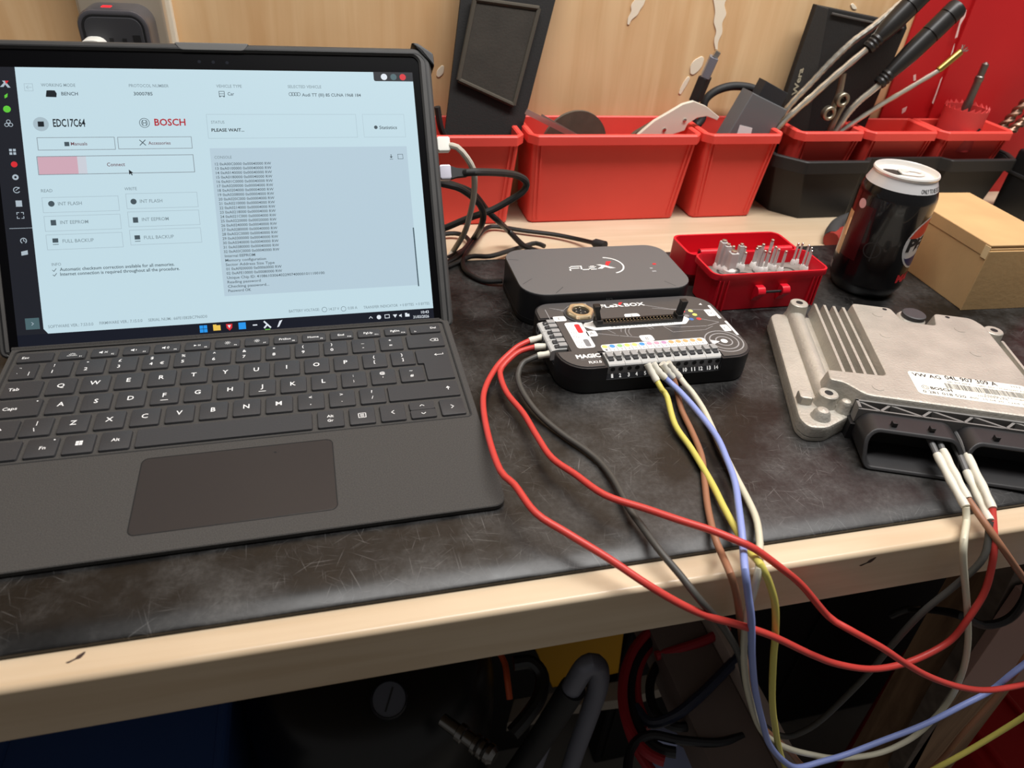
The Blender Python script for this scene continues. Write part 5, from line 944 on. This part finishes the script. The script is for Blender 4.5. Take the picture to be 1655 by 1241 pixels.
test_lead('brown test lead from the terminal row, running under the yellow one', 'brown', [(1092, 622, 'z', 8), (1094, 631, 'z', 6), (1102, 663, 'z', 3), (1118, 697, 'z', 2.3), (1134, 737, 'z', 2.3), (1139, 780, 'z', 2.3), (1144, 820, 'z', 3), (1154, 864, 'z', 4), (1164, 890, 'z', 3), (1180, 926, 'y', -208), (1190, 960, 'y', -209), (1196, 1000, 'y', -210), (1201, 1049, 'y', -209), (1207, 1085, 'y', -210), (1214, 1127, 'y', -212), (1223, 1165, 'y', -214), (1242, 1184, 'y', -215), (1273, 1211, 'y', -217), (1299, 1239, 'y', -219), (1350, 1276, 'y', -222), (1430, 1290, 'y', -226), (1508, 1241, 'y', -226), (1557, 1185, 'y', -225), (1615, 1121, 'y', -223), (1655, 1066, 'y', -222), (1690, 1010, 'y', -220), (1680, 965, 'y', -217), (1655, 935, 'y', -214), (1615, 878, 'y', -209)], [(1070, 587, 'y', -43), (1078, 598, 'z', 17), (1088, 610, 'z', 12)], [(1564, 806, 'z', 9), (1548, 775, 'z', 12), (1524, 728, 'z', 15)])
test_lead('blue test lead from the terminal row, passing above the yellow one', 'blue', [(1086, 621, 'z', 11), (1099, 633, 'z', 10), (1126, 663, 'z', 9), (1158, 705, 'z', 9), (1176, 745, 'z', 9), (1188, 780, 'z', 9), (1194, 820, 'z', 10), (1199, 860, 'z', 11), (1201, 884, 'z', 9), (1204, 920, 'y', -211), (1209, 960, 'y', -215), (1214, 1000, 'y', -218), (1215.6, 1064, 'y', -220), (1221, 1117, 'y', -222), (1233, 1169, 'y', -224), (1244, 1203, 'y', -225), (1267, 1230, 'y', -226), (1290, 1240, 'y', -226), (1330, 1230, 'y', -226), (1368, 1219, 'y', -226), (1426, 1197, 'y', -227), (1493, 1171, 'y', -227), (1557, 1139, 'y', -226), (1601, 1116, 'y', -225), (1640, 1085, 'y', -225), (1700, 1040, 'y', -223), (1770, 996, 'y', -222), (680, -235, -150), (800, -262, -260), (905, -315, -540), (915, -325, -880)], [(1055, 587, 'y', -43), (1064, 600, 'z', 18), (1075, 611, 'z', 14)])
test_lead('cream white test lead joining the terminal row to the control unit', 'white', [(1108, 622, 'z', 10), (1118, 633, 'z', 8), (1136, 660, 'z', 5), (1150, 689, 'z', 4), (1160, 711, 'z', 4), (1184, 760, 'z', 4), (1210, 810, 'z', 4), (1222, 838, 'z', 4), (1227, 866, 'z', 4), (1228, 890, 'z', 3), (1226, 920, 'y', -208), (1218, 956, 'y', -209), (1207, 990, 'y', -210), (1203, 1028, 'y', -213), (1202, 1054, 'y', -214), (1205, 1096, 'y', -216), (1212, 1130, 'y', -218), (1225, 1170, 'y', -218), (1242, 1192, 'y', -219), (1273, 1209, 'y', -220), (1310, 1219, 'y', -220), (1353, 1225, 'y', -220), (1412, 1219, 'y', -220), (1455, 1203, 'y', -220), (1490, 1180, 'y', -219), (1531, 1136, 'y', -218), (1554, 1090, 'y', -217), (1564, 1040, 'y', -216), (1563, 982, 'y', -214), (1557, 909, 'y', -211), (1558, 872, 'y', -206), (1562, 842, 'z', 1)], [(1079, 586, 'y', -43), (1087, 597, 'z', 17), (1099, 610, 'z', 12)], [(1561, 819, 'z', 7), (1540, 783, 'z', 10), (1514, 734, 'z', 14)])

# ------------------------------------------------------------------ things stored under the bench, plus black blocks added for its shade
def zplate(L, z, t, bev=.5):
    P = [onz(u, v, z) for u, v in L]; ox = sum(p.x for p in P) / len(P); oy = sum(p.y for p in P) / len(P)
    return B().prism([(p.x - ox, p.y - oy) for p in P], -t, 0, bev, M=None), (ox, oy, z)
dkblue = mat('navy_plastic', (38, 68, 122), .5); tank = mat('black_enamel', (16, 16, 17), .35)
bc = thing('blue_crate', 'navy blue plastic crate in the shade under the bench', 'crate', (-135, -10, -900)); kw = dict(parent=bc, loc=(0, 0, 0))
co = rrect(-85, 85, -110, 110, 12, 4); B().loft([[(x * .9, y * .9, 0) for x, y in co], [(x, y, 560) for x, y in co], [(x, y, 560) for x, y in inset(co, 5)], [(x * .9, y * .9, 8) for x, y in inset(co, 5)]]).build('tub', dkblue, **kw); B().ring(inset(co, -6), inset(co, 2), 545, 565, bt=2).build('rim', dkblue, **kw); B().prism(inset(co, 1), 556, 563, 2).build('lid', dkblue, **kw)
cp = thing('air_compressor', 'black drum-shaped air compressor with a round gauge under the bench', 'compressor', (85, 25, -900)); kw = dict(parent=cp, loc=(0, 0, 0))
prof = [(120, 0), (128, 10), (128, 380)] + [(128 - (3 if k % 2 else 0), 390 + 12 * k) for k in range(8)] + [(126, 500), (118, 535), (96, 556), (60, 562), (.01, 564)]
B().lathe(prof, 56, c1=False).build('drum', tank, **kw)
Mg = mm((12, -66, 563), 0, .5); ga = B().lathe([(17, 0), (17, 10), (15.4, 12), (14.6, 10)], 32, M=Mg).build('gauge', mat('gauge_ring', (50, 50, 54), .3, .6), **kw)
B().disc(0, 0, 15, 10.4, 28, M=Mg).build('gauge_dial', mat('dial_grey', (72, 74, 84), .4), ga, matrix=Matrix(), flat=True); B().line([(-4, -9), (4, 9)], 1.6, 10.8, M=Mg).build('gauge_needle', dark_print, ga, matrix=Matrix(), flat=True)
a, e = onz(715, 1163, -330), onz(800, 1225, -330); Of = Vector((85, 25, -900)); L = (e - a).length
B().lathe([(6, 0), (6, L * .3), (8.5, L * .32), (8.5, L * .42), (6.5, L * .44), (6.5, L * .6), (9, L * .62), (9, L * .68), (7, L * .7), (9, L * .74), (9, L * .8), (7, L * .82), (9, L * .86), (9, L * .93), (6, L)], 20, M=along(a - Of, e - Of)).build('hose_coupling', mat('chrome', (120, 118, 116), .25, 1.), **kw)
tag(B().tube([p - onz(816, 1080, -360) for p in (onz(806, 1052, -360), onz(816, 1072, -360), onz(820, 1098, -360), onz(824, 1130, -370))], 3.2, 8).build('orange_hose', mat('hose_orange', (196, 84, 44), .5), loc=tuple(onz(816, 1080, -360))), 'short orange air hose against the black compressor drum', 'hose')
b, o = yplate([(858, 1035), (1012, 1000), (1000, 1088), (893, 1112)], 60, 90, 2); yb = thing('yellow_case', 'bright yellow plastic case under the bench behind the trolley handle', 'case', o); b.build('shell', mat('yellow_plastic', (206, 150, 20), .45), yb, loc=(0, 0, 0))
b, o2 = yplate([(872, 1040), (1008, 1010), (1007, 1016), (874, 1047)], 58, 2, .3); b.build('lid_line', mat('yellow_shade', (170, 116, 14), .5), yb, loc=tuple(Vector(o2) - Vector(o)))
O = ony(900, 1260, -40); th = thing('trolley_handle', 'grey tubular trolley handle with a black foam grip leaning under the bench', 'handle', O); gm = mat('grey_tube', (122, 124, 136), .4, .2)
B().tube([p - O for p in (ony(842, 1300, -40), ony(880, 1190, -42), ony(925, 1110, -46), ony(948, 1076, -48), ony(966, 1078, -48), ony(966, 1110, -46), ony(950, 1160, -40), ony(930, 1215, -34), ony(905, 1290, -30))], 10.5, 16).build('tube', gm, th, loc=(0, 0, 0))
B().tube([ony(822, 1268, -41) - O, ony(872, 1196, -42) - O, ony(926, 1112, -46) - O], 13.5, 18).build('foam_grip', soft_black, th, loc=(0, 0, 0))
lead('compressor_hose', 'thick black hose curving between the compressor and the yellow case', tank, pts([(830, 1072, 'z', -330), (858, 1070, 'z', -330), (876, 1092, 'z', -335), (872, 1126, 'z', -340), (850, 1160, 'z', -345), (828, 1185, 'z', -350)]), 7, cat='hose')
jr, jb = mat('jump_red', (150, 30, 40), .45), mat('jump_black', (22, 23, 28), .4)
def coil(label, m, c, rx, ry, a0, a1, z, r, name='jump_cable', tail=()):
    L = [(c[0] + rx * math.cos(math.radians(a0 + (a1 - a0) * k / 12)), c[1] + ry * math.sin(math.radians(a0 + (a1 - a0) * k / 12)), 'z', z - 1.2 * k) for k in range(13)]
    return lead(name, label, m, pts(L + [(u, v, 'z', z - 14) for u, v in tail]), r, cat='cable')
coil('outer loop of red jump cable hanging under the bench', jr, (1088, 1120), 82, 112, 100, 290, -300, 4.6); coil('inner loop of red jump cable hanging under the bench', jr, (1092, 1110), 64, 84, 130, 300, -312, 4.6, tail=((1170, 1030),))
coil('outer loop of black jump cable coiled with the red', jb, (1092, 1118), 74, 98, 90, 300, -306, 4.8, tail=((1150, 1030),)); coil('small black loop of jump cable inside the coil', jb, (1100, 1115), 50, 60, 60, 320, -318, 4.4)
lead('red_strap', 'straight run of red jump cable rising to the bench edge', jr, pts([(1060, 1060, 'z', -310), (1110, 1045, 'z', -305), (1150, 1030, 'z', -300), (1176, 1012, 'z', -296)]), 4.6)
lead('red_tail', 'red jump cable tail dropping towards the floor', jr, pts([(1008, 1110, 'z', -330), (1012, 1160, 'z', -330), (1030, 1210, 'z', -330), (1062, 1260, 'z', -330)]), 4.8)
lead('blue_black_hose', 'glossy blue-black hose looping through the jump cable coil', mat('hose_navy', (34, 40, 58), .3), pts([(1193, 1062, 'z', -290), (1160, 1096, 'z', -295), (1125, 1130, 'z', -300), (1088, 1158, 'z', -305), (1050, 1168, 'z', -310), (1026, 1142, 'z', -312)]), 4.8, cat='hose')
lead('black_strut', 'long straight black cable dropping through the coil of jump cable', jb, pts([(1066, 1050, 'z', -330), (1100, 1084, 'z', -330), (1140, 1112, 'z', -330), (1170, 1150, 'z', -330)]), 5)
lead('black_loop', 'black cable arching in front of the white bracket', jb, pts([(1012, 1270, 'z', -300), (1020, 1210, 'z', -300), (1050, 1188, 'z', -300), (1100, 1196, 'z', -302), (1160, 1200, 'z', -305), (1200, 1190, 'z', -308)]), 4)
b, o = zplate([(1040, 1192), (1092, 1200), (1140, 1226), (1120, 1275), (1062, 1275)], -420, 10, 1.5); br_ = thing('white_bracket', 'bluish white plastic bracket with a screw hole among the cables', 'bracket', o); b.build('plate', mat('bracket_white', (164, 172, 206), .5), br_, loc=(0, 0, 0)); p = onz(1086, 1213, -419.8) - Vector(o); B().disc(p.x, p.y, 3, .12).build('screw_hole', dark_print, br_, loc=(0, 0, 0), flat=True)
b, o = zplate([(1052, 1174), (1066, 1170), (1100, 1186), (1096, 1200), (1050, 1190)], -400, 8, 1); tag(b.build('white_clip', mat('bracket_white', (164, 172, 206), .5), loc=o), 'small bluish white clip above the bracket', 'clip')
b, o = zplate([(820, 1168), (930, 1140), (1010, 1130), (1180, 1082), (1180, 1060), (1000, 1100), (830, 1130)], -560, 20, 1); tag(b.build('plank_offcut', mat('pale_offcut', (150, 140, 128), .8), loc=o), 'pale plank offcut lying low under the bench', 'plank')
b, o = zplate([(1185, 1075), (1218, 1060), (1226, 1290), (1195, 1290)], -340, 25, 2); tag(b.build('black_upright', black_plastic, loc=o), 'narrow black plastic case lying beside the pale rail', 'case')
rcx = thing('red_crate', 'glossy red plastic tool crate low under the bench beside the leg', 'crate', (870, -130, -900)); kw = dict(parent=rcx, loc=(0, 0, 0)); co = rrect(-150, 190, -120, 110, 26, 6)
B().loft([[(x, y, 0) for x, y in inset(co, 14)], [(x, y, 430) for x, y in co], [(x, y, 436) for x, y in inset(co, 5)]]).build('tub', mat('crate_red', (172, 24, 30), .3), **kw); B().ring(inset(co, 16), inset(co, 24), 435, 444, bt=2).build('lid_ridge', mat('crate_red', (172, 24, 30), .3), **kw)
for x in (-60, 20, 100): B().box(x - 3, x + 3, -70, 60, 435, 442, 1.5).build('lid_rib', mat('crate_red', (172, 24, 30), .3), **kw)
dc = thing('shade_block_right', 'tall matt black block added to darken the space under the bench', 'shade block', (620, 170, -900)); B().box(-190, 420, -60, 130, 0, 845, 3).build('shade_body', mat('shade_black', (18, 17, 17), .6), dc, loc=(0, 0, 0)); B().box(-180, 110, -64, -60, 20, 830, 1).build('front_slab', mat('shade_black', (18, 17, 17), .6), dc, loc=(0, 0, 0)); B().box(120, 410, -64, -60, 20, 830, 1).build('front_slab', mat('shade_black', (18, 17, 17), .6), dc, loc=(0, 0, 0))  # added block: its black colour stands in for deep shade under the bench
d2 = thing('shade_block_left', 'wide matt black block added to darken the back under the bench', 'chest', (-100, 210, -900)); B().box(-300, 430, -50, 95, 0, 700, 4).build('shade_body', mat('shade_black', (18, 17, 17), .6), d2, loc=(0, 0, 0)); B().box(-302, 432, -53, 96, 640, 655, 2).build('lid_seam', black_plastic, d2, loc=(0, 0, 0))  # also added, covering the pale wall at the left with painted darkness
lead('hanging_cable', 'black cable drooping in an arc in front of the timber leg', blk, pts([(1440, 995, 'y', -120), (1465, 985, 'y', -125), (1500, 985, 'y', -130), (1545, 992, 'y', -188), (1590, 1010, 'y', -194), (1630, 1000, 'y', -196), (1655, 970, 'y', -196), (1665, 930, 'y', -196)]), 3)
b, o = yplate([(1655, 960), (1700, 950), (1700, 1100), (1548, 1116), (1600, 1040)], -188, 8, 1); tag(b.build('pink_board', mat('pinkish_board', (164, 132, 122), .6), loc=o), 'pinkish painted board fixed beside the timber leg', 'board')
b, o = yplate([(1640, 925), (1668, 925), (1655, 965), (1596, 1045), (1540, 1125), (1470, 1260), (1450, 1260), (1520, 1140), (1580, 1050)], -178, 16, 1); tag(b.build('grey_batten', mat('weathered_wood', (104, 92, 82), .85, noise=(60, .6, 1.2)), loc=o), 'weathered grey batten running alongside the timber leg', 'batten')
